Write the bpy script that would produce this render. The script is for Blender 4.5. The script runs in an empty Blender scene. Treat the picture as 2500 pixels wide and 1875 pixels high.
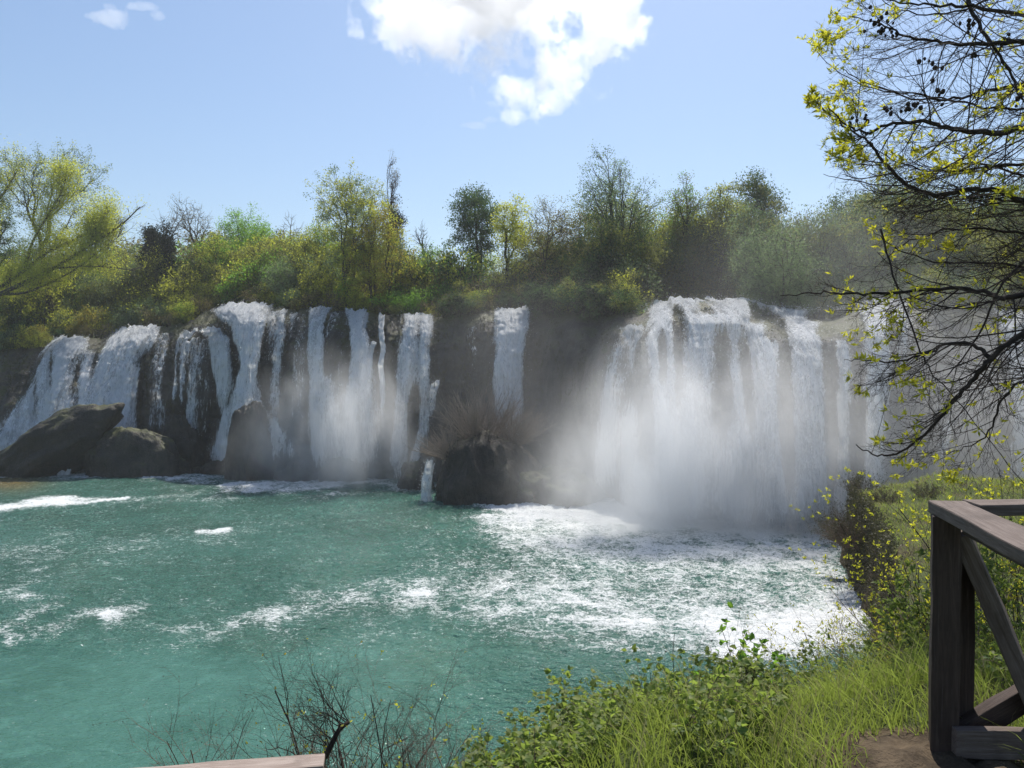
import bpy, math, random
import numpy as np
from mathutils import Vector, Matrix
R = math.radians
sc = bpy.context.scene
C = sc.collection

# ------------------------------------------------------------------ camera, sky, sun, exposure
EYE = 12.0
FPX = 1878.0
PITCH = math.atan(37.0 / FPX)
cam_d = bpy.data.cameras.new('camera'); cam = bpy.data.objects.new('camera', cam_d); C.objects.link(cam)
cam.location = (0, 0, EYE); cam.rotation_euler = (math.pi / 2 - PITCH, 0, 0)
cam_d.sensor_width = 36; cam_d.lens = FPX / 2500 * 36; cam_d.clip_start = 0.05; cam_d.clip_end = 20000
sc.camera = cam

SUN_EL, SUN_AZ = 58.0, 14.0            # azimuth measured from +Y towards +X
world = bpy.data.worlds.new('World'); sc.world = world; world.use_nodes = True
wn = world.node_tree.nodes; wl = world.node_tree.links
bg = wn['Background']; bg.inputs['Strength'].default_value = 0.105
sky = wn.new('ShaderNodeTexSky'); sky.sky_type = 'NISHITA'; sky.sun_disc = False
sky.sun_elevation = R(SUN_EL); sky.sun_rotation = R(SUN_AZ)
sky.altitude = 0; sky.air_density = 1.2; sky.dust_density = 1.1; sky.ozone_density = 4.5
wl.new(sky.outputs[0], bg.inputs['Color'])

sun_d = bpy.data.lights.new('sun', 'SUN'); sun = bpy.data.objects.new('sun', sun_d); C.objects.link(sun)
sun_d.energy = 4.6; sun_d.angle = R(0.55); sun_d.color = (1.0, 0.95, 0.87)
sdir = Vector((math.sin(R(SUN_AZ)) * math.cos(R(SUN_EL)), math.cos(R(SUN_AZ)) * math.cos(R(SUN_EL)), math.sin(R(SUN_EL))))
sun.rotation_euler = sdir.to_track_quat('Z', 'Y').to_euler(); sun.location = sdir * 300
vs = sc.view_settings
vs.view_transform = 'Standard'; vs.look = 'None'; vs.gamma = 1; vs.use_curve_mapping = False; vs.exposure = 0.35
cy = sc.cycles
cy.max_bounces = 14; cy.diffuse_bounces = 3; cy.glossy_bounces = 2; cy.transmission_bounces = 4
cy.transparent_max_bounces = 24; cy.volume_bounces = 10; cy.volume_step_rate = 1.0; cy.volume_max_steps = 128
cy.use_denoising = True

# ------------------------------------------------------------------ numpy noise
_rs = np.random.RandomState(7)
_PM = _rs.permutation(256); _PM = np.concatenate([_PM, _PM, _PM])
_G = _rs.normal(size=(256, 3)); _G /= np.linalg.norm(_G, axis=1)[:, None]
def noise3(x, y, z):
    x, y, z = np.broadcast_arrays(np.asarray(x, float), np.asarray(y, float), np.asarray(z, float))
    xi = np.floor(x).astype(int); yi = np.floor(y).astype(int); zi = np.floor(z).astype(int)
    xf = x - xi; yf = y - yi; zf = z - zi
    xi &= 255; yi &= 255; zi &= 255
    f = lambda t: t * t * t * (t * (t * 6 - 15) + 10)
    ux, uy, uz = f(xf), f(yf), f(zf)
    def g(i, j, k):
        h = _PM[_PM[_PM[xi + i] + yi + j] + zi + k]
        v = _G[h]
        return v[..., 0] * (xf - i) + v[..., 1] * (yf - j) + v[..., 2] * (zf - k)
    l = lambda a, b, t: a + (b - a) * t
    return 1.6 * l(l(l(g(0,0,0), g(1,0,0), ux), l(g(0,1,0), g(1,1,0), ux), uy),
             l(l(g(0,0,1), g(1,0,1), ux), l(g(0,1,1), g(1,1,1), ux), uy), uz)
def fbm(x, y, z, o=4, gain=0.5):
    s = 0; a = 1.0; f = 1.0; n = 0
    for i in range(o):
        s = s + a * noise3(x * f + 13.7 * i, y * f + 5.1 * i, z * f - 7.3 * i); n += a; a *= gain; f *= 2.03
    return s / n
def ridged(x, y, z, o=4):
    s = 0; a = 1.0; f = 1.0; n = 0
    for i in range(o):
        s = s + a * (1 - 2 * np.abs(noise3(x * f + 3.7 * i, y * f + 9.1 * i, z * f))); n += a; a *= 0.55; f *= 2.1
    return s / n
def sstep(a, b, x):
    t = np.clip((np.asarray(x, float) - a) / (b - a), 0, 1); return t * t * (3 - 2 * t)

# ------------------------------------------------------------------ helpers
def P(u, v, d):
    """world point at distance d along +Y seen from the shore at picture direction u, v (2500 px wide)"""
    x = (np.asarray(u, float) - 1250) / FPX; y = (937.5 - np.asarray(v, float)) / FPX
    fy = math.cos(PITCH) + y * math.sin(PITCH); fz = -math.sin(PITCH) + y * math.cos(PITCH)
    s = d / fy
    return np.stack(np.broadcast_arrays(x * s, fy * s, EYE + fz * s), -1)
def UV(p):
    p = np.asarray(p, float); X = p[..., 0]; Y = p[..., 1]; Z = p[..., 2] - EYE
    f = Y * math.cos(PITCH) - Z * math.sin(PITCH); h = Y * math.sin(PITCH) + Z * math.cos(PITCH)
    f = np.maximum(f, .01)
    return 1250 + X / f * FPX, 937.5 - h / f * FPX
def make_mesh(name, V, F, mats, smooth=True, attrs=None, mat_idx=None):
    me = bpy.data.meshes.new(name)
    V = np.ascontiguousarray(V, dtype=np.float32); F = np.ascontiguousarray(F, dtype=np.int32)
    k = F.shape[1]
    me.vertices.add(len(V)); me.vertices.foreach_set('co', V.ravel())
    me.loops.add(F.size); me.loops.foreach_set('vertex_index', F.ravel())
    me.polygons.add(len(F))
    me.polygons.foreach_set('loop_start', np.arange(len(F), dtype=np.int32) * k)
    try: me.polygons.foreach_set('loop_total', np.full(len(F), k, dtype=np.int32))
    except Exception: pass
    if smooth: me.polygons.foreach_set('use_smooth', np.ones(len(F), dtype=bool))
    for m in (mats if isinstance(mats, (list, tuple)) else [mats]): me.materials.append(m)
    if mat_idx is not None: me.polygons.foreach_set('material_index', np.asarray(mat_idx, dtype=np.int32))
    for n, a in (attrs or {}).items():
        at = me.attributes.new(n, 'FLOAT', 'POINT'); at.data.foreach_set('value', np.ascontiguousarray(a, dtype=np.float32))
    me.update(calc_edges=True)
    return me
def grid_faces(nr, nc, wrap=False):
    i = np.arange(nr - 1)[:, None]; j = np.arange(nc if wrap else nc - 1)[None, :]; j2 = (j + 1) % nc
    return np.stack([i * nc + j, i * nc + j2, (i + 1) * nc + j2, (i + 1) * nc + j], -1).reshape(-1, 4)
def link(name, me, parent=None, loc=None):
    o = bpy.data.objects.new(name, me); C.objects.link(o)
    if parent is not None: o.parent = parent
    if loc is not None: o.location = loc
    return o
def tag(o, label, cat, group=None):
    o['label'] = label; o['category'] = cat
    if group: o['group'] = group
    return o
def thing(name, label, cat, loc=(0, 0, 0), group=None):
    o = bpy.data.objects.new(name, None); C.objects.link(o); o.location = loc; o.empty_display_size = .2
    return tag(o, label, cat, group)
def structure(o): o['kind'] = 'structure'; return o
def stuff(o): o['kind'] = 'stuff'; return o
def dup(root, loc, rz, sc_, label, group=None):
    r = root.copy(); C.objects.link(r); r.location = loc; r.rotation_euler = (0, 0, rz); r.scale = sc_
    r['label'] = label
    if group: r['group'] = group
    for ch in root.children:
        c = ch.copy(); C.objects.link(c); c.parent = r
    return r

class Tubes:
    def __init__(s): s.L = []
    def add(s, pts, rad, sides=4):
        s.L.append((np.asarray(pts, float), np.asarray(rad, float), sides))
    def arrays(s, off=0):
        groups = {}
        for p, r, n in s.L: groups.setdefault((len(p), n), []).append((p, r))
        Vs = []; Fs = []; o = off
        for (k, n), lst in groups.items():
            p = np.stack([a for a, b in lst]); r = np.stack([b for a, b in lst]); M = len(p)
            t = np.empty_like(p); t[:, 1:-1] = p[:, 2:] - p[:, :-2]; t[:, 0] = p[:, 1] - p[:, 0]; t[:, -1] = p[:, -1] - p[:, -2]
            t /= np.linalg.norm(t, axis=2, keepdims=True) + 1e-9
            ch = np.abs(p[:, -1] - p[:, 0]); ref = np.zeros((M, 3)); ref[np.arange(M), np.argmin(ch, 1)] = 1
            a = np.cross(t, ref[:, None, :]); a /= np.linalg.norm(a, axis=2, keepdims=True) + 1e-9
            b = np.cross(t, a)
            th = np.arange(n) * 2 * math.pi / n
            v = p[:, :, None, :] + r[:, :, None, None] * (np.cos(th)[None, None, :, None] * a[:, :, None, :] + np.sin(th)[None, None, :, None] * b[:, :, None, :])
            Vs.append(v.reshape(-1, 3))
            f = grid_faces(k, n, True)
            f = f[None] + (np.arange(M) * k * n)[:, None, None] + o
            Fs.append(f.reshape(-1, 4)); o += M * k * n
        if not Vs: return np.zeros((0, 3)), np.zeros((0, 4), int)
        return np.concatenate(Vs), np.concatenate(Fs)
    def mesh(s, name, mat):
        V, F = s.arrays(); return make_mesh(name, V, F, mat)

def unit(v): return v / (np.linalg.norm(v, axis=-1, keepdims=True) + 1e-9)
def leaf_mesh(name, mat, pos, size, rng, dirs=None, width=0.55, tint=None, flat=0.0, fold=0.12, tri=False):
    """kite shaped leaves, each one bent quad pair; pos (N,3), size (N)"""
    N = len(pos); size = np.broadcast_to(size, (N,))
    d = unit(rng.normal(size=(N, 3))) if dirs is None else unit(np.asarray(dirs, float))
    nrm = rng.normal(size=(N, 3)); nrm[:, 2] += flat * 3
    s = unit(np.cross(d, nrm)); up = np.cross(s, d)
    L = size[:, None]
    a = pos; b = pos + d * L * .45 + s * L * width * .5 + up * L * fold; c = pos + d * L; e = pos + d * L * .45 - s * L * width * .5 + up * L * fold
    t = rng.rand(N) if tint is None else tint
    if tri: return make_mesh(name, np.stack([a - s * L * width * .45, a + s * L * width * .45 + up * L * fold, c], 1).reshape(-1, 3), np.arange(N * 3).reshape(-1, 3), mat, smooth=False, attrs={'tint': np.repeat(t, 3)})
    V = np.stack([a, b, c, e], 1).reshape(-1, 3)
    F = np.arange(N * 4).reshape(-1, 4)
    return make_mesh(name, V, F, mat, smooth=False, attrs={'tint': np.repeat(t, 4)})

# ------------------------------------------------------------------ materials
class NT:
    def __init__(s, name):
        s.m = bpy.data.materials.new(name); s.m.use_nodes = True; s.t = s.m.node_tree; s.n = s.t.nodes; s.n.clear()
        s.out = s.n.new('ShaderNodeOutputMaterial')
    def node(s, t, **k):
        n = s.n.new('ShaderNode' + t)
        for a, b in k.items(): setattr(n, a, b)
        return n
    def put(s, sock, v):
        if v is None: return
        if hasattr(v, 'is_output') or isinstance(v, bpy.types.NodeSocket): s.t.links.new(v, sock)
        else:
            if isinstance(v, (tuple, list)) and len(v) == 3 and sock.type == 'RGBA': v = (*v, 1)
            sock.default_value = v
    def math(s, op, a, b=None, c=None, clamp=False):
        n = s.node('Math', operation=op); n.use_clamp = clamp
        s.put(n.inputs[0], a); s.put(n.inputs[1], b)
        if c is not None: s.put(n.inputs[2], c)
        return n.outputs[0]
    def vmath(s, op, a, b=None, out=0, scale=None):
        n = s.node('VectorMath', operation=op); s.put(n.inputs[0], a); s.put(n.inputs[1], b)
        if scale is not None: s.put(n.inputs['Scale'], scale)
        return n.outputs[out]
    def mapr(s, v, a, b, c=0.0, d=1.0, smooth=True):
        n = s.node('MapRange'); n.interpolation_type = 'SMOOTHSTEP' if smooth else 'LINEAR'
        for i, x in enumerate((v, a, b, c, d)): s.put(n.inputs[i], x)
        return n.outputs[0]
    def mix(s, f, a, b):
        n = s.node('Mix', data_type='RGBA'); s.put(n.inputs[0], f); s.put(n.inputs[6], a); s.put(n.inputs[7], b); return n.outputs[2]
    def noise(s, vec, scale, detail=4, rough=.55, dist=0.0):
        n = s.node('TexNoise'); s.put(n.inputs['Vector'], vec); n.inputs['Scale'].default_value = scale
        n.inputs['Detail'].default_value = detail; n.inputs['Roughness'].default_value = rough; n.inputs['Distortion'].default_value = dist
        return n.outputs[0]
    def pos(s): return s.node('NewGeometry').outputs['Position']
    def obj(s): return s.node('TexCoord').outputs['Object']
    def scl(s, vec, v3): return s.vmath('MULTIPLY', vec, v3)
    def attr(s, name): n = s.node('Attribute', attribute_name=name); return n.outputs['Fac']
    def rnd(s): return s.node('ObjectInfo').outputs['Random']
    def bump(s, h, strength=.5, dist=.1, nrm=None):
        n = s.node('Bump'); n.inputs['Strength'].default_value = strength; n.inputs['Distance'].default_value = dist
        s.put(n.inputs['Height'], h); s.put(n.inputs['Normal'], nrm); return n.outputs[0]
    def bsdf(s, col, rough=.6, spec=.5, normal=None, **k):
        n = s.node('BsdfPrincipled'); s.put(n.inputs['Base Color'], col); s.put(n.inputs['Roughness'], rough)
        s.put(n.inputs['Specular IOR Level'], spec); s.put(n.inputs['Normal'], normal)
        for a, b in k.items(): s.put(n.inputs[a.replace('_', ' ')], b)
        return n.outputs[0]
    def mixs(s, f, a, b):
        n = s.node('MixShader'); s.put(n.inputs[0], f); s.put(n.inputs[1], a); s.put(n.inputs[2], b); return n.outputs[0]
    def surf(s, sh): s.t.links.new(sh, s.out.inputs['Surface']); return s.m
    def vol(s, sh): s.t.links.new(sh, s.out.inputs['Volume']); return s.m

def leaf_mat(name, c1, c2, trans, tmix=.45, rough=.5):
    n = NT(name)
    t = n.attr('tint'); r = n.rnd()
    col = n.mix(t, c1, c2)
    hs = n.node('HueSaturation'); n.put(hs.inputs['Color'], col); n.put(hs.inputs['Value'], n.mapr(r, 0, 1, .8, 1.2, False))
    b = n.bsdf(hs.outputs[0], max(rough, .55), .2)
    tr = n.node('BsdfTranslucent')
    hs2 = n.node('HueSaturation'); n.put(hs2.inputs['Color'], n.mix(t, trans, tuple(x * 1.4 for x in trans))); n.put(hs2.inputs['Value'], n.mapr(r, 0, 1, .8, 1.2, False))
    n.put(tr.inputs[0], hs2.outputs[0])
    return n.surf(n.mixs(tmix, b, tr.outputs[0]))
M = {}
M['leaf_bright'] = leaf_mat('leaf_bright', (0.070, 0.156, 0.028), (0.118, 0.234, 0.040), (0.250, 0.468, 0.047))
M['leaf_yellow'] = leaf_mat('leaf_yellow', (0.156, 0.187, 0.031), (0.250, 0.265, 0.047), (0.530, 0.562, 0.062), .5)
M['leaf_olive'] = leaf_mat('leaf_olive', (0.084, 0.104, 0.033), (0.142, 0.151, 0.042), (0.264, 0.283, 0.057))
M['leaf_grey'] = leaf_mat('leaf_grey', (0.109, 0.149, 0.078), (0.172, 0.203, 0.109), (0.203, 0.296, 0.109), .4)
M['leaf_dark'] = leaf_mat('leaf_dark', (0.038, 0.075, 0.033), (0.067, 0.113, 0.042), (0.094, 0.170, 0.038), .3)
M['leaf_ivy'] = leaf_mat('leaf_ivy', (.010, .018, .010), (.018, .028, .012), (.015, .03, .01), .15, .7)
M['leaf_moss'] = leaf_mat('leaf_moss', (.045, .042, .020), (.085, .075, .032), (.08, .08, .03), .25)
M['leaf_brown'] = leaf_mat('leaf_brown', (0.132, 0.104, 0.057), (0.189, 0.161, 0.067), (0.264, 0.226, 0.075), .35)
M['leaf_gold'] = leaf_mat('leaf_gold', (0.187, 0.156, 0.023), (0.265, 0.218, 0.031), (0.468, 0.390, 0.047), .45)
M['leaf_lime'] = leaf_mat('leaf_lime', (.20, .21, .02), (.28, .28, .03), (.55, .54, .04), .55)
M['leaf_bramble'] = leaf_mat('leaf_bramble', (0.078, 0.125, 0.040), (0.172, 0.187, 0.055), (0.281, 0.374, 0.062), .4, .4)
M['grass'] = leaf_mat('grass_blade', (.06, .10, .022), (.15, .16, .045), (.27, .34, .06), .45, .4)
M['grass_dry'] = leaf_mat('grass_dry', (.18, .17, .07), (.28, .25, .12), (.30, .30, .12), .4, .5)

def bark_mat(name, c1, c2, sc_=6.0):
    n = NT(name); p = n.obj()
    k = n.noise(n.scl(p, (1, 1, .25)), sc_, 4, .6)
    return n.surf(n.bsdf(n.mix(n.mapr(k, .3, .7), c1, c2), .85, .2, n.bump(k, .6, .03)))
M['bark'] = bark_mat('bark', (.045, .038, .03), (.10, .085, .065), 3)
M['bark_dark'] = bark_mat('bark_dark', (.022, .017, .014), (.06, .045, .035), 12)
M['bark_grey'] = bark_mat('bark_grey', (.10, .085, .075), (.2, .17, .15), 8)
M['twig_pale'] = bark_mat('twig_pale', (.20, .165, .135), (.34, .29, .25), 20)
M['twig_red'] = bark_mat('twig_red', (.10, .065, .05), (.22, .16, .12), 20)
# ------------------------------------------------------------------ rock and cliff materials
def rock_mat(name, moss=.5, dark=1.0, sc_=1.0):
    n = NT(name); p = n.pos()
    a = n.noise(p, .35 * sc_, 6, .62); b = n.noise(n.scl(p, (1, 1, .35)), 1.6 * sc_, 5, .65); c = n.noise(p, 7 * sc_, 4, .6)
    col = n.mix(n.mapr(a, .35, .65), (.050 * dark, .043 * dark, .037 * dark), (.125 * dark, .105 * dark, .082 * dark))
    col = n.mix(n.mapr(b, .45, .7), col, (.05 * dark, .042 * dark, .03 * dark))
    nz = n.node('SeparateXYZ'); n.put(nz.inputs[0], n.node('NewGeometry').outputs['Normal'])
    mm = n.math('ADD', n.math('MULTIPLY', nz.outputs[2], .35), n.math('ADD', n.math('MULTIPLY', a, .8), n.math('MULTIPLY', c, .35)))
    mossc = n.mix(c, (.03, .04, .012), (.085, .085, .022))
    col = n.mix(n.mapr(mm, .95 - moss * .45, 1.15 - moss * .45), col, mossc)
    h = n.math('ADD', n.math('MULTIPLY', b, 1.0), n.math('MULTIPLY', c, .35))
    return n.surf(n.bsdf(col, n.mapr(c, .3, .7, .45, .9, False), .4, n.bump(h, .9, .35)))
M['cliff'] = rock_mat('wet_tufa', .45, .85)
M['rock'] = rock_mat('mossy_rock', .45, .55)
M['rock_wet'] = rock_mat('wet_rock', .15, .55, 1.5)

def soil_mat():
    n = NT('bank_soil'); p = n.pos()
    a = n.noise(p, .5, 6, .6); b = n.noise(p, 4.0, 5, .65); c = n.noise(p, 28, 3, .6)
    col = n.mix(n.mapr(b, .35, .65), (.045, .032, .02), (.11, .08, .05))
    g = n.mix(b, (.035, .05, .012), (.075, .09, .025))
    nz = n.node('SeparateXYZ'); n.put(nz.inputs[0], n.node('NewGeometry').outputs['Normal'])
    gm = n.math('ADD', a, n.math('MULTIPLY', nz.outputs[2], .35))
    bare = n.attr('bare')
    gm = n.math('SUBTRACT', gm, bare)
    col = n.mix(n.mapr(gm, .62, .82), col, g)
    return n.surf(n.bsdf(col, .9, .2, n.bump(n.math('ADD', b, n.math('MULTIPLY', c, .5)), .8, .05)))
M['soil'] = soil_mat()

# ------------------------------------------------------------------ the lip and foot of the travertine wall
#            u     vlip  vbase  dbase  dlip  exponent
WALL = np.array([
    (-700, 880, 1120, 100, 112, 1.6), (-300, 862, 1135, 97, 108, 1.6), (0, 852, 1140, 92, 101, 1.6), (110, 850, 1145, 90, 99, 1.5), (140, 838, 1145, 90, 99, 1.5),
    (185, 820, 1146, 89, 98, 1.5), (250, 826, 1147, 89, 97, 1.5), (285, 818, 1148, 88.5, 97, 1.6), (335, 800, 1148, 88.5, 97, 1.6), (400, 796, 1150, 88, 95, 2.2), (455, 790, 1152, 88, 95, 2.4), (500, 762, 1152, 88, 95, 2.4), (540, 745, 1154, 88, 96, 2.4), (600, 744, 1154, 88, 96, 2.4),
    (690, 750, 1158, 87, 92.5, 3.2), (760, 757, 1160, 86, 91, 4), (900, 765, 1163, 84, 89, 4), (1060, 775, 1172, 81, 86, 4),
    (1200, 757, 1185, 80, 85, 4), (1300, 757, 1200, 80, 85, 4), (1420, 765, 1210, 76, 80, 4), (1520, 758, 1230, 68.5, 76, 3.2),
    (1560, 772, 1240, 64, 71, 2.2), (1600, 748, 1245, 63, 70, 2.2), (1655, 731, 1252, 62, 69, 2.2), (1710, 740, 1262, 61, 67.5, 2.4), (1780, 738, 1262, 61, 67.5, 2.4), (1850, 765, 1268, 60, 66, 3), (1930, 780, 1272, 59, 64.5, 3), (2030, 776, 1272, 59, 64.5, 3),
    (2080, 756, 1272, 58.5, 65, 3), (2130, 742, 1272, 58.5, 65, 3), (2230, 748, 1270, 59, 64, 3), (2330, 755, 1262, 60, 65, 3), (2600, 750, 1262, 60, 65, 3), (3200, 740, 1300, 58, 64, 3)], float)
_m = WALL[:, 0] <= 560; WALL[_m, 3:5] += 5.0; WALL[_m, 2] = 900 + 22536 / WALL[_m, 3]
def wall_at(u): return [np.interp(u, WALL[:, 0], WALL[:, i]) for i in range(1, 6)]
def wall_low(p): return 1.5 * fbm(p[..., 0] * .13, p[..., 2] * .05, 3.1, 2)
def lip_round(u): return np.interp(u, [100, 160, 380, 420, 480, 520, 680, 720, 1200, 1530, 1570, 2200, 2260], [1, 4, 4, 1, 1, 3.5, 3.5, 1, 1.2, 1.2, 5.0, 5.0, 1.5])
def wall_pt(u, t, rough=True):
    """point on the wall face: t = 0 foot, 1 lip"""
    vl, vb, db, dl, ex = wall_at(u)
    tt = np.clip(t, 0, 1.05)
    rn = lip_round(u)
    d = db + (dl - db) * np.sign(tt) * np.abs(tt) ** ex + rn * np.clip((tt - .84) / .16, 0, 1) ** 2
    # interpolate height, not v, so that the face is straight in the world
    zb = P(u, vb, db)[..., 2]; zl = P(u, vl, dl + rn)[..., 2]
    z = zb + (zl - zb) * t
    x = (u - 1250) / FPX * (db + (dl - db) * .3)
    p = np.stack(np.broadcast_arrays(x, d, z), -1)
    # the tufa lip is only as wide as its footing, so follow the true ray sideways
    p[..., 0] = (u - 1250) / FPX * p[..., 1]
    lo = wall_low(p)
    p[..., 1] -= lo
    if rough:
        r = 1.25 * ridged(p[..., 0] * .32, p[..., 2] * .08, 1.7, 4) + .30 * ridged(p[..., 0] * .25, p[..., 2] * .9, 6.7, 3) + .5 * fbm(p[..., 0] * 1.1, p[..., 2] * .35, 8.2, 3) + .18 * fbm(p[..., 0] * 3, p[..., 2] * 2, 2.2, 3)
        p[..., 1] -= r * (1 - .5 * sstep(.93, 1, t))
        p[..., 2] += .6 * fbm(p[..., 0] * .8, 4.4, 1.1, 4) * sstep(.8, 1, t)
    return p
us = np.linspace(-500, 2900, 640); ts = np.linspace(-.08, 1.0, 110)
UU, TT = np.meshgrid(us, ts)
wp = wall_pt(UU, TT)
wall = structure(link('tufa_cliff', make_mesh('tufa_cliff', wp.reshape(-1, 3), grid_faces(110, 640), M['cliff'])))
LIP = lambda u: wall_pt(np.asarray(u, float), np.ones_like(np.asarray(u, float)))

# plateau and hill behind the lip
def plateau_z(x, y, zl, yl):
    s = y - yl
    hill = 23 * np.exp(-((y - 225) / 55.) ** 2) * (0.35 + .65 * sstep(-10, -75, x) ) * (1 - .0 * x)
    hill = hill + 10 * np.exp(-((x - 55) / 45.) ** 2) * sstep(95, 150, y)
    return zl - .25 * sstep(0, 3, s) + .035 * np.maximum(s, 0) * .6 + hill * sstep(25, 80, s) + .5 * fbm(x * .12, y * .12, 2, 3) * sstep(0, 8, s)
us2 = np.linspace(-700, 3200, 300); ks = np.concatenate([[0], np.linspace(.03, 1, 70) ** 1.6]) * 330
lp = LIP(us2)
X = lp[None, :, 0] * (1 + ks[:, None] / 120); Y = lp[None, :, 1] + ks[:, None]
Z = plateau_z(X, Y, lp[None, :, 2], lp[None, :, 1]); Z[0] = lp[:, 2]
structure(link('plateau_ground', make_mesh('plateau_ground', np.stack([X, Y, Z], -1).reshape(-1, 3), grid_faces(71, 300), M['soil'], attrs={'bare': np.zeros(X.size)})))

# ------------------------------------------------------------------ near bank
SHORE = np.array([(-90, 2), (-30, 9), (-5, 13), (3, 15.5), (7.5, 19), (11.2, 25), (14.8, 31), (16.8, 36), (18.2, 40.5), (18.9, 43), (20.2, 47), (24, 54), (28, 60), (36, 68)], float)
def shore_dist(x, y):
    best = np.full(np.broadcast(x, y).shape, 1e9); sgn = np.ones_like(best)
    for a, b in zip(SHORE[:-1], SHORE[1:]):
        ab = b - a; L2 = ab @ ab
        t = np.clip(((x - a[0]) * ab[0] + (y - a[1]) * ab[1]) / L2, 0, 1)
        dx = x - a[0] - t * ab[0]; dy = y - a[1] - t * ab[1]; d = np.hypot(dx, dy)
        cr = ab[0] * (y - a[1]) - ab[1] * (x - a[0])
        m = d < best - 1e-6
        best = np.where(m, d, best); sgn = np.where(m, np.where(cr < 0, 1, -1), sgn)
    return best * sgn
def bank_z(x, y, fine=True):
    x = np.asarray(x, float); y = np.asarray(y, float)
    edge = np.interp(x, [-6, -3, -1, 0, .6, 2, 4, 8, 14], [-.5, 1.0, 2.1, 2.8, 3.4, 3.9, 4.3, 5.5, 8])
    g = np.maximum(y - edge, 0)
    top = 4.7 + .12 * np.clip(x - 19, -5, 6) - .28 * np.clip(y - 45, 0, 14) - .05 * np.clip(40 - y, 0, 22) + .9 * fbm(x * .22, y * .22, 9, 3)
    hn = 10.35 - .62 * g
    h = np.maximum(hn, top)
    sd = shore_dist(x, y) + .5 * fbm(x * .5, y * .5, 5, 3)
    steep = np.interp(y, [25, 36], [1.7, 6.0])
    z = np.minimum(h, sd * steep)
    z = np.maximum(z, -3)
    if fine: z = z + (.10 * fbm(x * .9, y * .9, 1, 3) + .03 * fbm(x * 5, y * 5, 1, 3)) * sstep(0, 2, sd)
    mound = .07 * np.exp(-(((x - 1.62) / .4) ** 2 + ((y - 3.2) / .3) ** 2))
    return z + mound
def bare_at(x, y): return 1.0 * np.exp(-(((x - 1.74) / .42) ** 2 + ((y - 3.05) / .36) ** 2) ** 2)
def bank_grid(name, x0, x1, y0, y1, nx, ny, px=1.0, py=1.0):
    gx = np.concatenate([np.linspace(-60, -4, 60)[:-1], np.linspace(-4, 6, 210)[:-1], np.linspace(6, 70, 100)]); gy = np.concatenate([np.linspace(-12, 2, 24)[:-1], np.linspace(2, 9, 140)[:-1], np.linspace(9, 66, 110)])
    X, Y = np.meshgrid(gx, gy); ny, nx = X.shape
    br = bare_at(X, Y); Z = bank_z(X, Y) + br * (.05 * ridged(X * 6, Y * 6, 2, 3) + .03 * fbm(X * 18, Y * 18, 2, 3))
    return make_mesh(name, np.stack([X, Y, Z], -1).reshape(-1, 3), grid_faces(ny, nx), M['soil'], attrs={'bare': bare_at(X, Y).ravel()})
structure(link('grassy_bank', bank_grid('grassy_bank', -60, 70, -12, 66, 420, 330)))

# ------------------------------------------------------------------ river pool
def seg_d(u, v, pts, sv=1.0):
    best = np.full(u.shape, 1e9)
    for (a, b), (c, d) in zip(pts[:-1], pts[1:]):
        du, dv = c - a, (d - b) * sv; L2 = du * du + dv * dv + 1e-9
        t = np.clip(((u - a) * du + (v - b) * sv * dv) / L2, 0, 1)
        best = np.minimum(best, np.hypot(u - a - t * du, (v - b) * sv - t * dv))
    return best
rows = np.concatenate([np.linspace(2600, 1900, 14)[:-1], np.linspace(1900, 1500, 120)[:-1], np.linspace(1500, 1060, 260)]); cols = np.concatenate([np.linspace(-900, 0, 60)[:-1], np.linspace(0, 2300, 470)[:-1], np.linspace(2300, 2900, 30)])
U, V_ = np.meshgrid(cols, rows)
dd = (EYE + .0) * FPX / (V_ - 900)
X = (U - 1250) / FPX * dd; Y = dd.copy()
amp = 0.3 + .8 * sstep(1700, 1350, V_) * sstep(300, 1400, U) + .5 * sstep(1350, 1180, V_)
amp = amp * (1 - .45 * sstep(1500, 1650, V_) * sstep(1100, 700, U))
sw = fbm(X * .12, Y * .12, 0, 3)
h = .22 * fbm(X * .35 + sw, Y * .5, 1, 3) + .16 * ridged(X * .9 + sw * 2, Y * 1.3 + sw, 2, 3) + .08 * ridged(X * 2.6, Y * 4.2, 3, 3) + .03 * fbm(X * 7, Y * 9, 4, 2)
Z = h * amp
# foam: float attribute, brushed along the currents
w1 = 90 * fbm(X * .15, Y * .15, 5, 3); w2 = 50 * fbm(X * .2, Y * .2, 15, 3)
uu = U + w1 * 1.5; vv = V_ + w2 * .6
G = lambda d, s: np.exp(-(d / s) ** 2)
foam = np.full(U.shape, .22) + .10 * sstep(1640, 1500, V_)
foam += .27 * sstep(1180, 1250, V_) * sstep(900, 1500, U) * sstep(1750, 1500, V_)
foam += .75 * G(seg_d(uu, vv, [(1180, 1240), (1400, 1250), (1650, 1262), (1900, 1275), (2100, 1290)], 1.0), 34) * sstep(1050, 1250, U)
foam += .30 * G(seg_d(uu, vv, [(1250, 1300), (1600, 1340), (2000, 1360)], 1.0), 60)
foam += .80 * G(seg_d(uu, vv, [(2150, 1480), (1980, 1545), (1800, 1590)], 1.0), 60)
foam += .24 * G(seg_d(uu, vv, [(1950, 1560), (1600, 1520), (1300, 1470), (1050, 1450)], 1.0), 75)
foam += .8 * G(seg_d(uu, vv, [(0, 1152), (200, 1150), (450, 1160), (560, 1165)], 1.0), 15) * sstep(700, 300, U)
foam += .55 * G(seg_d(uu, vv, [(560, 1190), (760, 1178), (900, 1180), (1060, 1192)], 1.0), 18)
foam += .25 * G(seg_d(uu, vv, [(300, 1225), (600, 1200), (800, 1190)], 1.0), 16)
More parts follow.
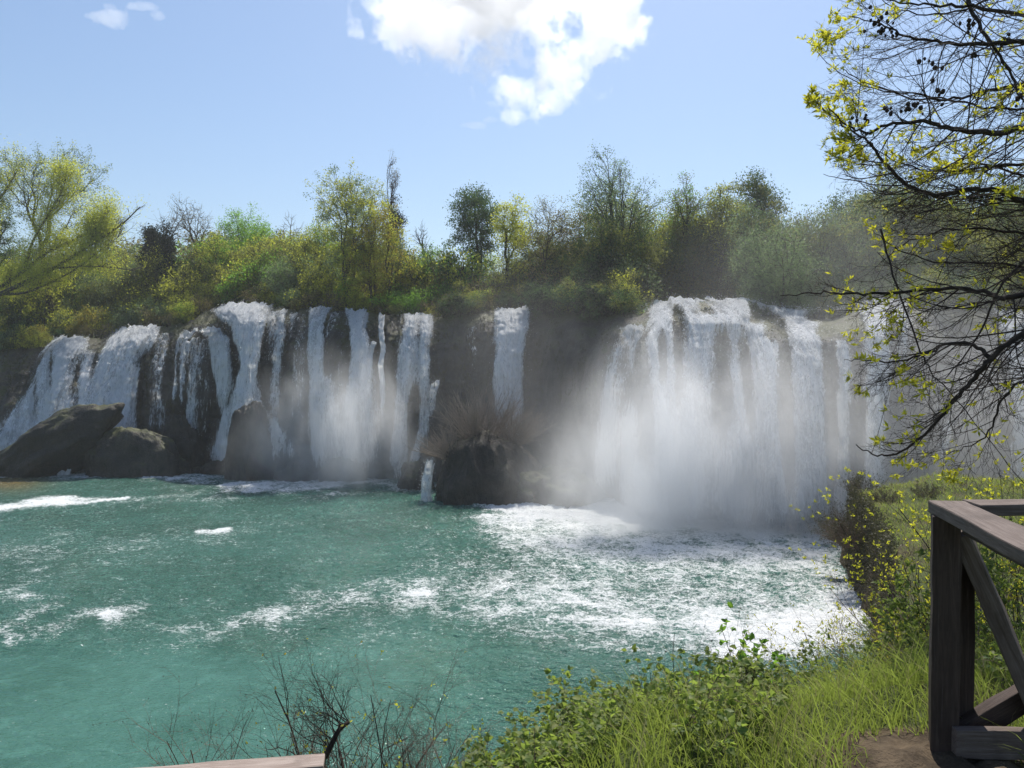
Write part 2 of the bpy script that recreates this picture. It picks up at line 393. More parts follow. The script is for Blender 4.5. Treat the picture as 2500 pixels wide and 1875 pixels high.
foam += .80 * G(seg_d(U, V_ + w2 * .3, [(-300, 1275), (0, 1238), (130, 1228), (310, 1218)], 1.0), np.interp(U, [0, 330], [11, 4])) * sstep(360, 280, U)
foam += .60 * G(seg_d(U, V_ + w2 * .25, [(482, 1300), (555, 1296)], 1.6), 9)
for pl, a, s in (([(0, 1452), (110, 1480), (60, 1520), (20, 1550)], .42, 13), ([(20, 1560), (130, 1545), (240, 1500), (380, 1478)], .5, 12), ([(270, 1512), (380, 1545), (480, 1552), (560, 1535), (680, 1515)], .5, 12),
                 ([(660, 1540), (800, 1480), (900, 1440), (1050, 1455)], .45, 16), ([(700, 1450), (1000, 1500), (900, 1560)], .25, 20), ([(0, 1400), (200, 1340), (400, 1330), (600, 1300)], .22, 22), ([(0, 1345), (120, 1330)], .2, 14)):
    foam += .62 * a * G(seg_d(uu, vv, pl), s * 1.7)
foam = foam * (1 + .5 * fbm(X * .6, Y * .6, 8, 3)) + .22 * fbm(X * .25, Y * .35, 18, 4)
foam = np.clip(foam, 0, 1.2)
Z += .10 * sstep(.5, 1.1, foam) * (fbm(X * 3, Y * 3, 2, 3) + .4)
calm = sstep(1520, 1640, V_) * sstep(1300, 900, U)
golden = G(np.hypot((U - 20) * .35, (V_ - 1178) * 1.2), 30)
def water_mat():
    n = NT('turquoise_water'); p = n.pos()
    foam = n.attr('foam'); calm = n.attr('calm'); gold = n.attr('gold')
    ps = n.scl(p, (1, 1.6, 1))
    w = n.noise(p, .22, 3, .5)
    wv = n.node('Mapping'); n.put(wv.inputs[0], ps)
    warp = n.vmath('ADD', ps, n.vmath('SCALE', n.node('TexNoise').outputs[1] if False else p, None, scale=0.0))
    big = n.noise(p, .12, 3, .55, .6); mid = n.noise(ps, .9, 4, .6, .8)
    col = n.mix(n.mapr(big, .35, .65), (.036, .104, .076), (.055, .145, .112))
    col = n.mix(n.mapr(mid, .45, .75, 0, .6), col, (.08, .20, .16))
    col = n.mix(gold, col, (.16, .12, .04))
    # foam network
    vo = n.node('TexVoronoi', feature='DISTANCE_TO_EDGE'); 
    wn_ = n.node('TexNoise'); n.put(wn_.inputs['Vector'], p); wn_.inputs['Scale'].default_value = 1.1; wn_.inputs['Detail'].default_value = 4
    wp_ = n.vmath('ADD', ps, n.vmath('SCALE', wn_.outputs[1], None, scale=1.6))
    n.put(vo.inputs['Vector'], wp_); vo.inputs['Scale'].default_value = 1.3
    edge = n.mapr(vo.outputs[0], 0.0, .22, 1, 0)
    fn = n.noise(wp_, 2.6, 6, .72, .5); fn2 = n.noise(ps, 11, 3, .6)
    f = n.math('ADD', n.math('MULTIPLY', edge, .12), n.math('ADD', n.math('MULTIPLY', fn, .85), n.math('ADD', n.math('MULTIPLY', fn2, .75), n.math('MULTIPLY', n.noise(ps, 4.5, 3, .7, 1.5), .35))))
    thr = n.math('SUBTRACT', 1.40, n.math('MULTIPLY', foam, .62))
    fm = n.mapr(n.math('SUBTRACT', f, thr), -.05, .30)
    s1 = n.noise(ps, 1.6, 2, .5, .6); s2 = n.noise(ps, 5.0, 2, .5, .3); s3 = n.noise(p, 13, 1, .5)
    hh = n.math('ADD', n.math('MULTIPLY', s1, .8), n.math('ADD', n.math('MULTIPLY', s2, .42), n.math('MULTIPLY', s3, .20)))
    hh = n.math('MULTIPLY', hh, n.mapr(calm, 0, 1, 1, .22, False))
    nb = n.bump(hh, 1.0, .42)
    wat = n.bsdf(col, .05, .5, nb, IOR=1.33)
    fo = n.bsdf((.82, .84, .84), .55, .3, n.bump(f, .8, .25))
    return n.surf(n.mixs(fm, wat, fo))
M['water'] = water_mat()
pool = structure(link('river_pool_water', make_mesh('river_pool_water', np.stack([X, Y, Z], -1).reshape(-1, 3), grid_faces(*X.shape), M['water'],
                 attrs={'foam': foam.ravel(), 'calm': calm.ravel(), 'gold': golden.ravel()})))

# ------------------------------------------------------------------ rocks
def lump(name, c, r, seed, mat, res=56, rough=.28, flat=True):
    th = np.linspace(0, math.pi, res // 2 + 1); ph = np.linspace(0, 2 * math.pi, res, endpoint=False)
    T, Pp = np.meshgrid(th, ph, indexing='ij')
    n = np.stack([np.sin(T) * np.cos(Pp), np.sin(T) * np.sin(Pp), np.cos(T)], -1)
    k = 1 + rough * (fbm(n[..., 0] * 1.4 + seed, n[..., 1] * 1.4, n[..., 2] * 1.4, 2) * 1.5 + ridged(n[..., 0] * 2.6 + seed, n[..., 1] * 2.6, n[..., 2] * 2.6, 4) * .55 + .25 * fbm(n[..., 0] * 11 + seed, n[..., 1] * 11, n[..., 2] * 11, 3))
    p = n * k[..., None] * np.array(r)
    return make_mesh(name, p.reshape(-1, 3), grid_faces(*T.shape, True), mat)
def rock(c, r, seed, label, mat='rock', rz=0, name='boulder', tilt=(0, 0), res=64, rough=.36):
    o = link(name, lump(name, None, r, seed, M[mat], res, rough), None, c); o.rotation_euler = (tilt[0], tilt[1], rz)
    return tag(o, label, 'rock')
def at_water(u, v): 
    d = EYE * FPX / (v - 900.0); return ((u - 1250) / FPX * d, d)
def rock_px(u0, u1, vt, vb, depth, seed, label, **k):
    x0, d = at_water(u0, vb); x1, _ = at_water(u1, vb); zt = P(0, vt, d)[2]
    w = (x1 - x0) / 2
    return rock(((x0 + x1) / 2, d + depth * k.pop('back', .45), -.2 if vt > 1100 else 0.0), (w, depth, zt), seed, label, **k)
# ------------------------------------------------------------------ waterfalls
def fall_mat():
    n = NT('white_falling_water'); p = n.pos()
    cov = n.attr('cover'); fine = n.attr('fine')
    q = n.scl(p, (1, .6, .16)); q2 = n.scl(p, (1, .6, .42))
    a = n.noise(q, 1.1, 5, .68, .2); b = n.noise(q, 4.5, 5, .7, .3); c = n.noise(q2, 13, 3, .7)
    f = n.math('ADD', n.math('MULTIPLY', a, .45), n.math('ADD', n.math('MULTIPLY', b, .38), n.math('MULTIPLY', c, .25)))
    strands = n.noise(n.scl(p, (1, .6, .07)), 9, 4, .7, .15)
    f = n.math('ADD', n.math('MULTIPLY', f, .72), n.math('MULTIPLY', strands, .30))
    al = n.mapr(n.math('ADD', n.math('MULTIPLY', n.math('SUBTRACT', f, .54), 3.6), n.math('MULTIPLY', n.math('SUBTRACT', cov, .50), 1.8)), -.18, .36)
    col = n.mix(n.mapr(n.math('ADD', n.math('MULTIPLY', f, .5), n.math('MULTIPLY', strands, .5)), .36, .60), (.52, .56, .60), (.96, .965, .97))
    nb = n.bump(n.math('ADD', f, n.math('MULTIPLY', n.noise(p, 9, 3, .7), n.math('MULTIPLY', fine, .6))), .9, .5)
    df = n.bsdf(col, .45, .35, nb)
    tr = n.node('BsdfTranslucent'); n.put(tr.inputs[0], (.90, .92, .94, 1)); n.put(tr.inputs['Normal'], nb)
    sh = n.mixs(.42, df, tr.outputs[0])
    tp = n.node('BsdfTransparent')
    return n.surf(n.mixs(al, tp.outputs[0], sh))
M['fall'] = fall_mat()
def drops_mat():
    n = NT('water_drops'); return n.surf(n.bsdf((.85, .88, .9), .25, .5, None, Transmission_Weight=.25, IOR=1.33))
M['drops'] = drops_mat()

def v_to_t(u, v):
    vl, vb, db, dl, ex = wall_at(u)
    # invert approximately through heights
    t = np.full(np.broadcast(u, v).shape, .5)
    zb = P(u, vb, db)[..., 2]; rn = lip_round(u); zl = P(u, vl, dl + rn)[..., 2]
    for i in range(8):
        d = db + (dl - db) * np.clip(t, 0, 1.05) ** ex + rn * np.clip((t - .84) / .16, 0, 1) ** 2
        z = P(u, v, d)[..., 2]; t = np.clip((z - zb) / (zl - zb), -.03, 1.03)
    return t
def sheet(rows, nv, nu, off, seed, bulge=.6, cover=.9, edge=.34, holes=(), layer=0.0, lipfine=90, rough=.35, fadeout=.6):
    rows = np.array(rows, float)
    wd = (rows[:, 2] - rows[:, 1]); gx_ = np.minimum(wd * .10 + 3, 10); rows[:, 1] -= gx_; rows[:, 2] += gx_
    v = np.linspace(rows[0, 0], rows[-1, 0], nv); uL = np.interp(v, rows[:, 0], rows[:, 1]); uR = np.interp(v, rows[:, 0], rows[:, 2])
    s = np.linspace(0, 1, nu)
    U = uL[:, None] + (uR - uL)[:, None] * s; V = np.broadcast_to(v[:, None], U.shape)
    ew = 14 * fbm(U[:, :] * .0 + seed, V * .012, 3.3, 3)
    U = U + ew * (np.abs(s[None, :] - .5) * 2)
    V = V + np.clip(1 - (V - rows[0, 0]) / 60., 0, 1) * 16 * (fbm(U * .05 + seed, seed, 1.5, 3) + .15)
    t = v_to_t(U, V); p = wall_pt(U, t, False)
    k = sstep(0, edge, s) * sstep(1, 1 - edge, s); k = np.broadcast_to(k[None, :], U.shape)
    fall = 1 - t
    near = sstep(0, lipfine, V - rows[0, 0])
    disp = off + layer + bulge * k * np.sqrt(np.clip(fall, 0, 1)) * 1.4 + rough * ridged(p[..., 0] * 1.3 + seed, p[..., 2] * .09, 4.4, 3) + .14 * fbm(p[..., 0] * 4, p[..., 2] * .5, seed, 2) + (1 - near) * .55 * fbm(p[..., 0] * 1.8, p[..., 2] * 1.6, seed, 4)
    disp = disp + .22 * sstep(.1, .9, ridged(p[..., 0] * .25 + seed, p[..., 2] * .45, 2.2, 2)) * k
    p[..., 1] -= disp
    p[..., 2] += (1 - near) * .22 * ridged(p[..., 0] * 1.4, p[..., 1] * 1.0, seed, 3) + .05
    cov = cover * (.10 + .90 * k) + .50 * (fbm(p[..., 0] * .55 + seed, p[..., 2] * .035, 6, 4)) + .06 * (1 - near)
    for (hu, hv, su, sv, a) in holes: cov = cov - a * np.exp(-((U - hu) / su) ** 2 - (np.maximum(np.abs(V - hv) - sv * .5, 0) / (sv * .5)) ** 2)
    cov = cov - .9 * (1 - np.clip((rows[-1, 0] - V) / 70., 0, 1)) * fadeout
    return p, cov, 1 - near
SPRAY_N = 0
def waterfall(label, rows, nv, nu, off=1.1, seed=1.0, layers=2, drops=400, mist_edges=True, group=None, **k):
    u_mid = (rows[0][1] + rows[0][2]) / 2
    base = wall_pt(np.array(u_mid, float), np.array(0.0), False)
    root = thing('waterfall', label, 'waterfall', tuple(float(c) for c in base), group)
    inv = -np.array(base)
    allp = []
    for i in range(layers):
        kk = dict(k)
        if i > 0: kk['cover'] = kk.get('cover', .8) * .82
        nv_, nu_ = (nv, nu) if i == layers - 1 else (nv * 2 // 3, nu * 2 // 3)
        p, cov, fine = sheet(rows, nv_, nu_, off, seed + i * 7.3, layer=.55 * i, **kk)
        me = make_mesh('water_sheet', (p + inv).reshape(-1, 3), grid_faces(nv_, nu_), M['fall'], attrs={'cover': cov.ravel(), 'fine': fine.ravel()})
        link('water_curtain', me, root); allp.append((p, cov))
    if drops:
        rng = np.random.RandomState(int(seed * 10)); p, cov = allp[-1]
        w = np.clip(cov, 0, 1) ** 1.5
        ri = (rng.beta(.8, 1.5, drops * 4) * (nv - 1)).astype(int); ci = (rng.rand(drops * 4) * (nu - 1)).astype(int)
        keep = rng.rand(drops * 4) < w[ri, ci] + .1
        q = p[ri, ci][keep][:drops] + inv
        q = q + rng.normal(size=q.shape) * np.array([.18, .25, .2]) + np.array([0, -.25, .05])
        stuff(link('spray_drops', drops_mesh(q, rng, .03, .075), root))
    return root
def drops_mesh(q, rng, a, b, stretch=2.0):
    N = len(q); s = .42 * (a + (b - a) * rng.rand(N) ** 3)[:, None, None]
    base = np.array([(1, 0, -.5), (-.5, .87, -.5), (-.5, -.87, -.5), (0, 0, 1.2)])
    v = base[None] * s * (1 + .5 * rng.rand(N, 4, 1)); ang = rng.rand(N) * 6.28
    c, sn = np.cos(ang)[:, None], np.sin(ang)[:, None]
    v = np.stack([v[..., 0] * c - v[..., 1] * sn, v[..., 0] * sn + v[..., 1] * c, v[..., 2] * stretch * .7], -1) + q[:, None, :]
    F = np.array([(0, 1, 2), (0, 3, 1), (1, 3, 2), (2, 3, 0)])[None] + (np.arange(N) * 4)[:, None, None]
    return make_mesh('drops', v.reshape(-1, 3), F.reshape(-1, 3), M['drops'], smooth=True)

waterfall('broad white curtain at the far left sliding down onto the big sloping boulder',
    [(824, 150, 248), (850, 130, 262), (900, 95, 285), (960, 70, 290), (1010, 40, 270), (1150, -60, 240)], 130, 90, seed=1.1, edge=.2, cover=.80, bulge=.8, drops=1500, holes=[(245, 850, 12, 70, .5), (150, 900, 8, 60, .4), (205, 960, 10, 80, .35), (110, 980, 8, 60, .35), (275, 880, 10, 60, .5)])
waterfall('wide tumbling cascade beside the far left curtain with its crest in sunlight',
    [(800, 300, 405), (830, 262, 412), (900, 235, 400), (960, 225, 395), (1040, 215, 380), (1147, 190, 340)], 150, 90, seed=2.2, edge=.2, cover=.80, bulge=.7, drops=1500, holes=[(375, 950, 26, 110, .65), (300, 1120, 40, 30, .3)])
waterfall('low chute of white water running left of the big sloping boulder',
    [(1040, -20, 70), (1070, -80, 45), (1100, -140, 0), (1135, -200, -40)], 40, 40, seed=3.3, cover=1.0, drops=200, layers=1, off=3.5)
waterfall('white chute pouring through the gap between the two big left boulders',
    [(985, 268, 330), (1030, 262, 318), (1080, 240, 290), (1120, 222, 268), (1150, 205, 262)], 70, 44, seed=27.7, cover=.95, drops=400, layers=1, off=6.6, fadeout=.2, edge=.25)
waterfall('thin double trickle left of the green hump in the left half of the wall',
    [(806, 465, 505), (830, 450, 480), (880, 440, 468), (950, 434, 466), (1020, 428, 466)], 110, 30, seed=4.4, cover=.72, drops=250, layers=1, edge=.3, holes=[(452, 960, 6, 120, .3)])
waterfall('bright fall pouring over the right side of the green hump',
    [(806, 505, 560), (830, 530, 585), (880, 538, 590), (950, 545, 590), (1010, 545, 580)], 110, 40, seed=5.5, cover=.85, drops=700, layers=2, off=1.8)
waterfall('tall white fall with foaming crest and a forked foot between two boulders',
    [(745, 560, 692), (765, 520, 690), (800, 575, 672), (850, 600, 655), (900, 602, 645), (960, 580, 650), (1010, 558, 652), (1080, 528, 625), (1158, 498, 590)], 140, 64, seed=6.6, cover=.93, drops=1800, off=1.9, layers=2)
waterfall('sheer veil of water right of the forked fall, thin over bare rock',
    [(762, 650, 716), (850, 655, 712), (950, 655, 705), (1060, 650, 720)], 130, 60, seed=7.7, cover=.50, drops=300, layers=1)
waterfall('slanting foot stream spreading right from the forked fall over a dark rock column',
    [(975, 612, 670), (1010, 618, 700), (1060, 635, 745), (1150, 670, 800)], 80, 50, seed=7.1, cover=.58, drops=400, layers=1, off=3.2)
waterfall('narrow fall left of the tree stump on the lip, widening into the mist',
    [(757, 756, 822), (790, 758, 808), (850, 752, 812), (950, 752, 840), (1050, 752, 862), (1160, 745, 880)], 150, 50, seed=8.8, cover=.74, drops=600, holes=[(812, 850, 9, 70, .5)])
waterfall('fall spilling under the leaning trunk on the lip, dissolving into mist below',
    [(758, 850, 908), (800, 860, 900), (850, 862, 912), (920, 845, 925), (1000, 832, 935), (1160, 815, 945)], 150, 50, seed=9.9, cover=.84, drops=700, holes=[(850, 880, 12, 60, .4)])
waterfall('thread of water hanging straight down the dark wall',
    [(770, 932, 946), (850, 936, 948), (950, 938, 948), (1030, 938, 944)], 90, 14, seed=10.3, cover=.92, drops=100, layers=1, edge=.3, off=1.7)
waterfall('second thin thread beside the hanging one, bending left over a ledge',
    [(835, 912, 926), (860, 908, 920), (900, 906, 916), (960, 908, 916)], 60, 12, seed=10.9, cover=.85, drops=60, layers=1, edge=.3, off=1.7)
waterfall('smooth twin-stream fall in the middle of the wall with dark rock between streams',
    [(770, 988, 1062), (850, 975, 1060), (950, 965, 1058), (1050, 955, 1055), (1165, 935, 1045)], 160, 70, seed=11.0, cover=.90, drops=900, holes=[(1025, 900, 14, 150, .35), (1010, 1040, 16, 100, .8)])
waterfall('slanting side stream curving down to the left beside the twin-stream fall',
    [(930, 1058, 1078), (1000, 1046, 1070), (1060, 1022, 1052), (1120, 1002, 1035), (1175, 960, 1040)], 80, 40, seed=12.1, cover=.60, rough=.15, lipfine=200, drops=300, layers=1, off=2.6)
waterfall('lone tall fall dropping behind the leafless shrub in the centre',
    [(757, 1203, 1308), (790, 1202, 1300), (870, 1200, 1285), (960, 1198, 1285), (1060, 1195, 1290)], 140, 70, seed=13.2, cover=.92, drops=1200)
waterfall('great broad fall on the right with a sunlit crest and several parallel streams',
    [(738, 1572, 2190), (760, 1556, 2195), (800, 1545, 2190), (850, 1525, 2180), (900, 1508, 2175), (1000, 1490, 2160), (1100, 1482, 2150), (1270, 1478, 2150)], 165, 300, seed=14.3, cover=.86, edge=.10, bulge=1.4, drops=9000, layers=2, off=1.6, rough=.8,
    holes=[(1700, 760, 30, 20, 0.47), (1960, 765, 26, 26, 0.68), (1820, 770, 16, 26, 0.68), (1597, 880, 12, 70, 0.74), (1635, 880, 14, 120, 0.61), (1735, 930, 22, 140, 0.68), (1790, 930, 16, 120, 0.54), (1880, 980, 18, 190, 0.81), (1990, 980, 16, 230, 0.81), (2050, 980, 20, 280, 0.74), (1555, 1000, 22, 150, 0.61), (1850, 800, 16, 40, 0.54), (2010, 790, 40, 40, 0.81), (2130, 900, 16, 160, 0.54)])
waterfall('misty fall at the right edge behind the hanging branches',
    [(758, 2400, 2560), (850, 2410, 2580), (950, 2420, 2590), (1100, 2400, 2600), (1262, 2390, 2620)], 100, 70, seed=15.4, cover=.85, drops=300, layers=1)
waterfall('small slanting stream behind the grassy knoll on the right',
    [(1020, 2250, 2262), (1060, 2236, 2262), (1090, 2222, 2255), (1130, 2200, 2240), (1180, 2180, 2225)], 40, 24, seed=16.5, cover=.66, drops=100, layers=1, off=2.4)

waterfall('faint streaky veil of water between the two mist filled falls left of centre',
    [(765, 800, 870), (850, 800, 860), (950, 800, 865), (1120, 800, 870)], 120, 50, seed=21.3, cover=.34, drops=100, layers=1, off=1.0)
waterfall('broken strands of water over dark rock just right of the tumbling cascade',
    [(815, 380, 430), (880, 378, 425), (960, 372, 420), (1100, 360, 420)], 110, 40, seed=22.3, cover=.46, drops=100, layers=1, off=1.2)
waterfall('ragged dripping veil between the green hump and the tall white fall foot',
    [(830, 460, 540), (900, 462, 545), (1000, 455, 540), (1120, 440, 520)], 110, 50, seed=23.3, cover=.50, drops=100, layers=1, off=1.4)
waterfall('thin dripping strands just right of the veil fall, left of the misty falls',
    [(765, 705, 762), (850, 705, 760), (950, 700, 765), (1080, 700, 770)], 110, 40, seed=24.3, cover=.40, drops=100, layers=1, off=1.0)
waterfall('dripping strands on the dark wall left of the lone tall fall',
    [(800, 1085, 1190), (900, 1085, 1195), (1000, 1085, 1195)], 90, 60, seed=25.3, cover=.40, drops=0, layers=1, off=1.0)
waterfall('frayed left skirt of the great fall, streaming over dark rock',
    [(800, 1500, 1570), (880, 1470, 1550), (980, 1445, 1530), (1100, 1430, 1520), (1220, 1425, 1510)], 130, 60, seed=26.3, cover=.66, drops=500, layers=1, off=1.6)
waterfall('short bright spout of water running down the left side of the dark mound',
    [(1095, 1078, 1086), (1108, 1070, 1086), (1130, 1060, 1084), (1160, 1056, 1082), (1196, 1048, 1090)], 60, 34, seed=17.7, cover=.72, drops=500, layers=2, lipfine=40, off=11.0, fadeout=.2, rough=.12)
# moss and root curtains hanging on the wall
rng = np.random.RandomState(91)
N = 34000; u = rng.uniform(-150, 2600, N); t = rng.beta(2.2, 1.2, N); keep = fbm(u * .02, t * 3, 2.2, 3) + .25 * (t - .5) > .02
u = u[keep]; t = t[keep]; pp = wall_pt(u, t) + np.array([0, -.10, 0]); Lm = rng.uniform(.15, .6, len(u))
dd_ = np.stack([rng.normal(size=len(u)) * .12, -.15 + 0 * u, -1 + 0 * u], -1)
stuff(link('hanging_moss', leaf_mesh('moss', M['leaf_moss'], pp, Lm, rng, dirs=dd_, width=.3, tri=True)))
# rocks at the foot
_c = P(140, 1088, 87.5); rock((_c[0] - .8, _c[1], _c[2] - .7), (8.0, 3.6, 3.2), 2.1, 'big sloping dark boulder at the far left, water running down both sides', tilt=(0, -.52), res=110, rough=.20)
rock_px(228, 472, 1050, 1152, 2.8, 5.7, 'broad dark boulder with dry golden grass on its flat top', res=100, rough=.22, back=-.8)
rock_px(380, 480, 1030, 1150, 1.5, 8.1, 'dark ledge rock behind the golden topped boulder', mat='rock_wet', res=80)
rock_px(585, 690, 990, 1160, 1.9, 3.9, 'tall wet rock column between the forked streams', mat='rock_wet', res=90, rough=.2, back=-1.9)
rock_px(690, 790, 1122, 1166, 1.4, 4.4, 'low wet rock right of the tall column', mat='rock_wet', back=-1.6, rough=.24)
rock_px(795, 900, 1108, 1168, 1.5, 6.2, 'rounded dark rock standing in the mist under the stump fall', back=-1.6, rough=.24)
rock_px(903, 956, 1114, 1160, 1.0, 7.9, 'small round dark rock under the hanging thread of water', back=-1.6, rough=.24)
rock_px(980, 1062, 1112, 1186, 1.4, 9.3, 'dark angular rock left of the shrub mound', back=-1.6, rough=.24)
rock_px(462, 492, 1140, 1157, .5, 11.3, 'tiny rock poking out beside the golden topped boulder')
rock_px(1040, 1070, 1187, 1199, .35, 12.8, 'tiny dark rock in the foam below the shrub mound')
rock_px(1060, 1330, 1075, 1226, 5.0, 14.2, 'big dark mound under the leafless shrub in the centre', res=110, rough=.16, mat='rock_wet')
rock_px(1240, 1470, 1150, 1232, 3.0, 16.6, 'low dark hump fading into the mist right of the shrub mound', res=80)
rock_px(500, 590, 1120, 1160, .9, 18.2, 'wet stone at the foot of the forked fall', mat='rock_wet')
# ------------------------------------------------------------------ trees
def grow(tb, p, pts, N, r0, rng, tips, upright=.0, wig=.1, k=.45, split=3, minr=.012, kick=None):
    n = len(pts)
    r = max(minr, r0 * (n / N) ** .55)
    if n <= 2:
        for q in pts:
            m = (p + q) / 2 + rng.normal(size=3) * np.linalg.norm(q - p) * wig * .8 + np.array([0, 0, -.12 * upright]) * np.linalg.norm(q - p)
            tb.add([p, m, q], [minr * 1.5, minr * 1.15, minr * .6], 3); tips.append((q, q - m))
        return
    c = pts.mean(0)
    f = np.array([1 - .45 * upright, 1 - .45 * upright, 1.0]) * (k if n > 6 else .5)
    lo = np.percentile(pts[:, 2], 12)
    tgt = c.copy(); tgt[2] = c[2] * (1 - upright * .6) + lo * upright * .6
    q = p + (tgt - p) * f + rng.normal(size=3) * np.linalg.norm(tgt - p) * wig * .35
    m = (p + q) / 2 + rng.normal(size=3) * np.linalg.norm(q - p) * wig * .5
    r2 = max(minr, r * .86)
    tb.add([p, m, q], [r, (r + r2) / 2, r2], 5 if n > N * .15 else 3)
    kk = split if (n > 12 and rng.rand() < .35) else 2
    cen = pts[rng.choice(n, kk, replace=False)]
    for it in range(4):
        d = ((pts[:, None] - cen[None]) ** 2).sum(2); a = d.argmin(1)
        cen = np.array([pts[a == i].mean(0) if (a == i).any() else cen[i] for i in range(kk)])
    for i in range(kk):
        s = pts[a == i]
        if len(s) == n:
            h = n // 2; grow(tb, q, s[:h], N, r0, rng, tips, upright, wig, k, split, minr); s = s[h:]
        if len(s): grow(tb, q, s, N, r0, rng, tips, upright, wig, k, split, minr)

def crown_pts(rng, lobes, n, shell=.55):
    """lobes: list of (cx, cy, cz, rx, ry, rz)"""
    L = np.array(lobes, float); w = L[:, 3] * L[:, 4] * L[:, 5]; w = w ** .8; w /= w.sum()
    i = rng.choice(len(L), n, p=w)
    d = unit(rng.normal(size=(n, 3))); rr = (shell ** 3 + (1 - shell ** 3) * rng.rand(n)) ** (1 / 3.) if shell else rng.rand(n) ** (1 / 3.)
    rr = np.where(rng.rand(n) < .25, rng.rand(n) ** .5, rr)
    return L[i, :3] + d * rr[:, None] * L[i, 3:6]
def auto_lobes(rng, h, w, z0, n=8, kind='round'):
    """crown between z0 and h, half width w"""
    out = []; ch = h - z0
    for i in range(n):
        t = rng.rand()
        if kind == 'round': prof = math.sqrt(max(.05, 1 - (2 * t - 1) ** 2)); 
        elif kind == 'vase': prof = .25 + .85 * t ** .8 * (1 if t < .8 else .85)
        elif kind == 'poplar': prof = .55 + .45 * math.sin(math.pi * min(1, t * 1.05)); 
        elif kind == 'cone': prof = 1 - .8 * t
        else: prof = 1 - .35 * abs(2 * t - .9)
        a = rng.rand() * 6.283; rad = w * prof * (.35 + .35 * rng.rand())
        s = w * prof * (.38 + .25 * rng.rand())
        zz = z0 + ch * (.12 + .76 * t)
        out.append((rad * math.cos(a), rad * math.sin(a), zz, s, s, min(s * (1.0 + .5 * rng.rand()), ch * .3)))
    out.append((0, 0, z0 + ch * .55, w * .5, w * .5, ch * .42))
    return out
def build_tree(name, seed, h, w, z0=.25, kind='round', ntip=260, leaf='leaf_olive', per=16, lsize=.26, spread=.42, bark='bark', upright=.3, trunks=1, wig=.12, r0=None,
               leaf2=None, lobes=None, nl=9, shell=.5, lean=(0, 0), extra=None, label='', cat='tree', group=None, flat=0, minr=None, leafname='foliage'):
    rng = np.random.RandomState(seed); lsize *= .72; per = int(per * 1.75 + .5); spread *= .84
    root = thing(name, label, cat, (0, 0, 0), group)
    if lobes is None: lobes = auto_lobes(rng, h, w, h * z0, nl, kind)
    pts = crown_pts(rng, lobes, ntip, shell)
    pts[:, 0] += lean[0] * pts[:, 2]; pts[:, 1] += lean[1] * pts[:, 2]
    pts[:, 2] = np.maximum(pts[:, 2], h * z0 * .5)
    tb = Tubes(); tips = []
    r0 = r0 or h * .018
    minr = minr or (.018 if h > 4 else .012)
    if trunks == 1:
        base = np.zeros(3); top = np.array([lean[0] * h * z0, lean[1] * h * z0, max(h * z0 * .8, .15)])
        tb.add([base - (0, 0, .4), base * .4 + top * .6 + rng.normal(size=3) * .01 * h, top], [r0 * 1.35, r0 * 1.05, r0], 7)
        grow(tb, top, pts, ntip, r0, rng, tips, upright, wig, minr=minr)
    else:
        ang = np.arctan2(pts[:, 1], pts[:, 0]) + rng.rand() * .5; order = np.argsort(ang)
        for i, s in enumerate(np.array_split(order, trunks)):
            a = ang[s].mean(); b = np.array([math.cos(a), math.sin(a), 0]) * r0 * 2.0
            q = pts[s]; grow(tb, b + (0, 0, -.3), q, len(q), r0 * .8, rng, tips, upright, wig, minr=minr)
    link('trunk_and_limbs', tb.mesh('limbs', M[bark]), root)
    T = np.array([t[0] for t in tips]); D = unit(np.array([t[1] for t in tips]))
    def fol(mat, sel, per_, nm):
        t = T[sel]; d = D[sel]
        pos = np.repeat(t, per_, 0) + rng.normal(size=(len(t) * per_, 3)) * spread * np.array([1, 1, .8]) - np.repeat(d, per_, 0) * rng.rand(len(t) * per_, 1) * spread * 1.2
        link(nm, leaf_mesh('leaves', M[mat], pos, lsize * (.6 + .8 * rng.rand(len(pos))), rng, flat=flat, tri=True, width=.7), root)
    if per > 0:
        if leaf2:
            s = rng.rand(len(T)) < .4; fol(leaf, ~s, per, leafname); fol(leaf2, s, per, leafname)
        else: fol(leaf, np.ones(len(T), bool), per, leafname)
    return root

def ground_pt(u, d):
    """a point on the plateau behind the lip, at depth d along picture direction u"""
    lp = LIP(np.array([float(u)]))[0]
    x = (u - 1250) / FPX * d
    return np.array([x, d, float(plateau_z(np.array(x), np.array(float(d)), lp[2], lp[1])) - .1])
def key_tree(name, u, vt, hw, back, **k):
    """tree whose crown top stands at picture height vt; back = metres behind the lip"""
    lip = LIP(np.array([float(u)]))[0]; d = lip[1] + back
    g = ground_pt(u, d); top = P(u, vt, d)[2]; h = float(top - g[2]); w = hw / FPX * d * 1.35
    t = build_tree(name, h=h, w=w, **k); t.location = g
    return t
# name, u, vtop, half width px, metres behind lip
key_tree('poplar_tree', 838, 388, 88, 5, seed=11, kind='poplar', z0=.22, ntip=520, leaf='leaf_yellow', leaf2='leaf_grey', per=24, lsize=.24, spread=.38, upright=.85, trunks=2, nl=14,
         label='tall airy poplar with pale yellow-green leaves left of the columnar tree')
key_tree('poplar_tree', 930, 478, 72, 4, seed=12, kind='poplar', z0=.12, ntip=420, leaf='leaf_yellow', leaf2='leaf_gold', per=24, lsize=.24, spread=.38, upright=.8, trunks=3, nl=12,
         label='golden yellow young poplar leaning out beside the tall poplar on the lip')
key_tree('columnar_poplar', 960, 342, 22, 28, seed=13, kind='poplar', z0=.35, ntip=260, leaf='leaf_brown', per=2, lsize=.22, spread=.25, upright=1.0, trunks=1, nl=10, bark='bark_dark', r0=.3,
         label='tall narrow columnar poplar, nearly bare, rising highest against the sky')
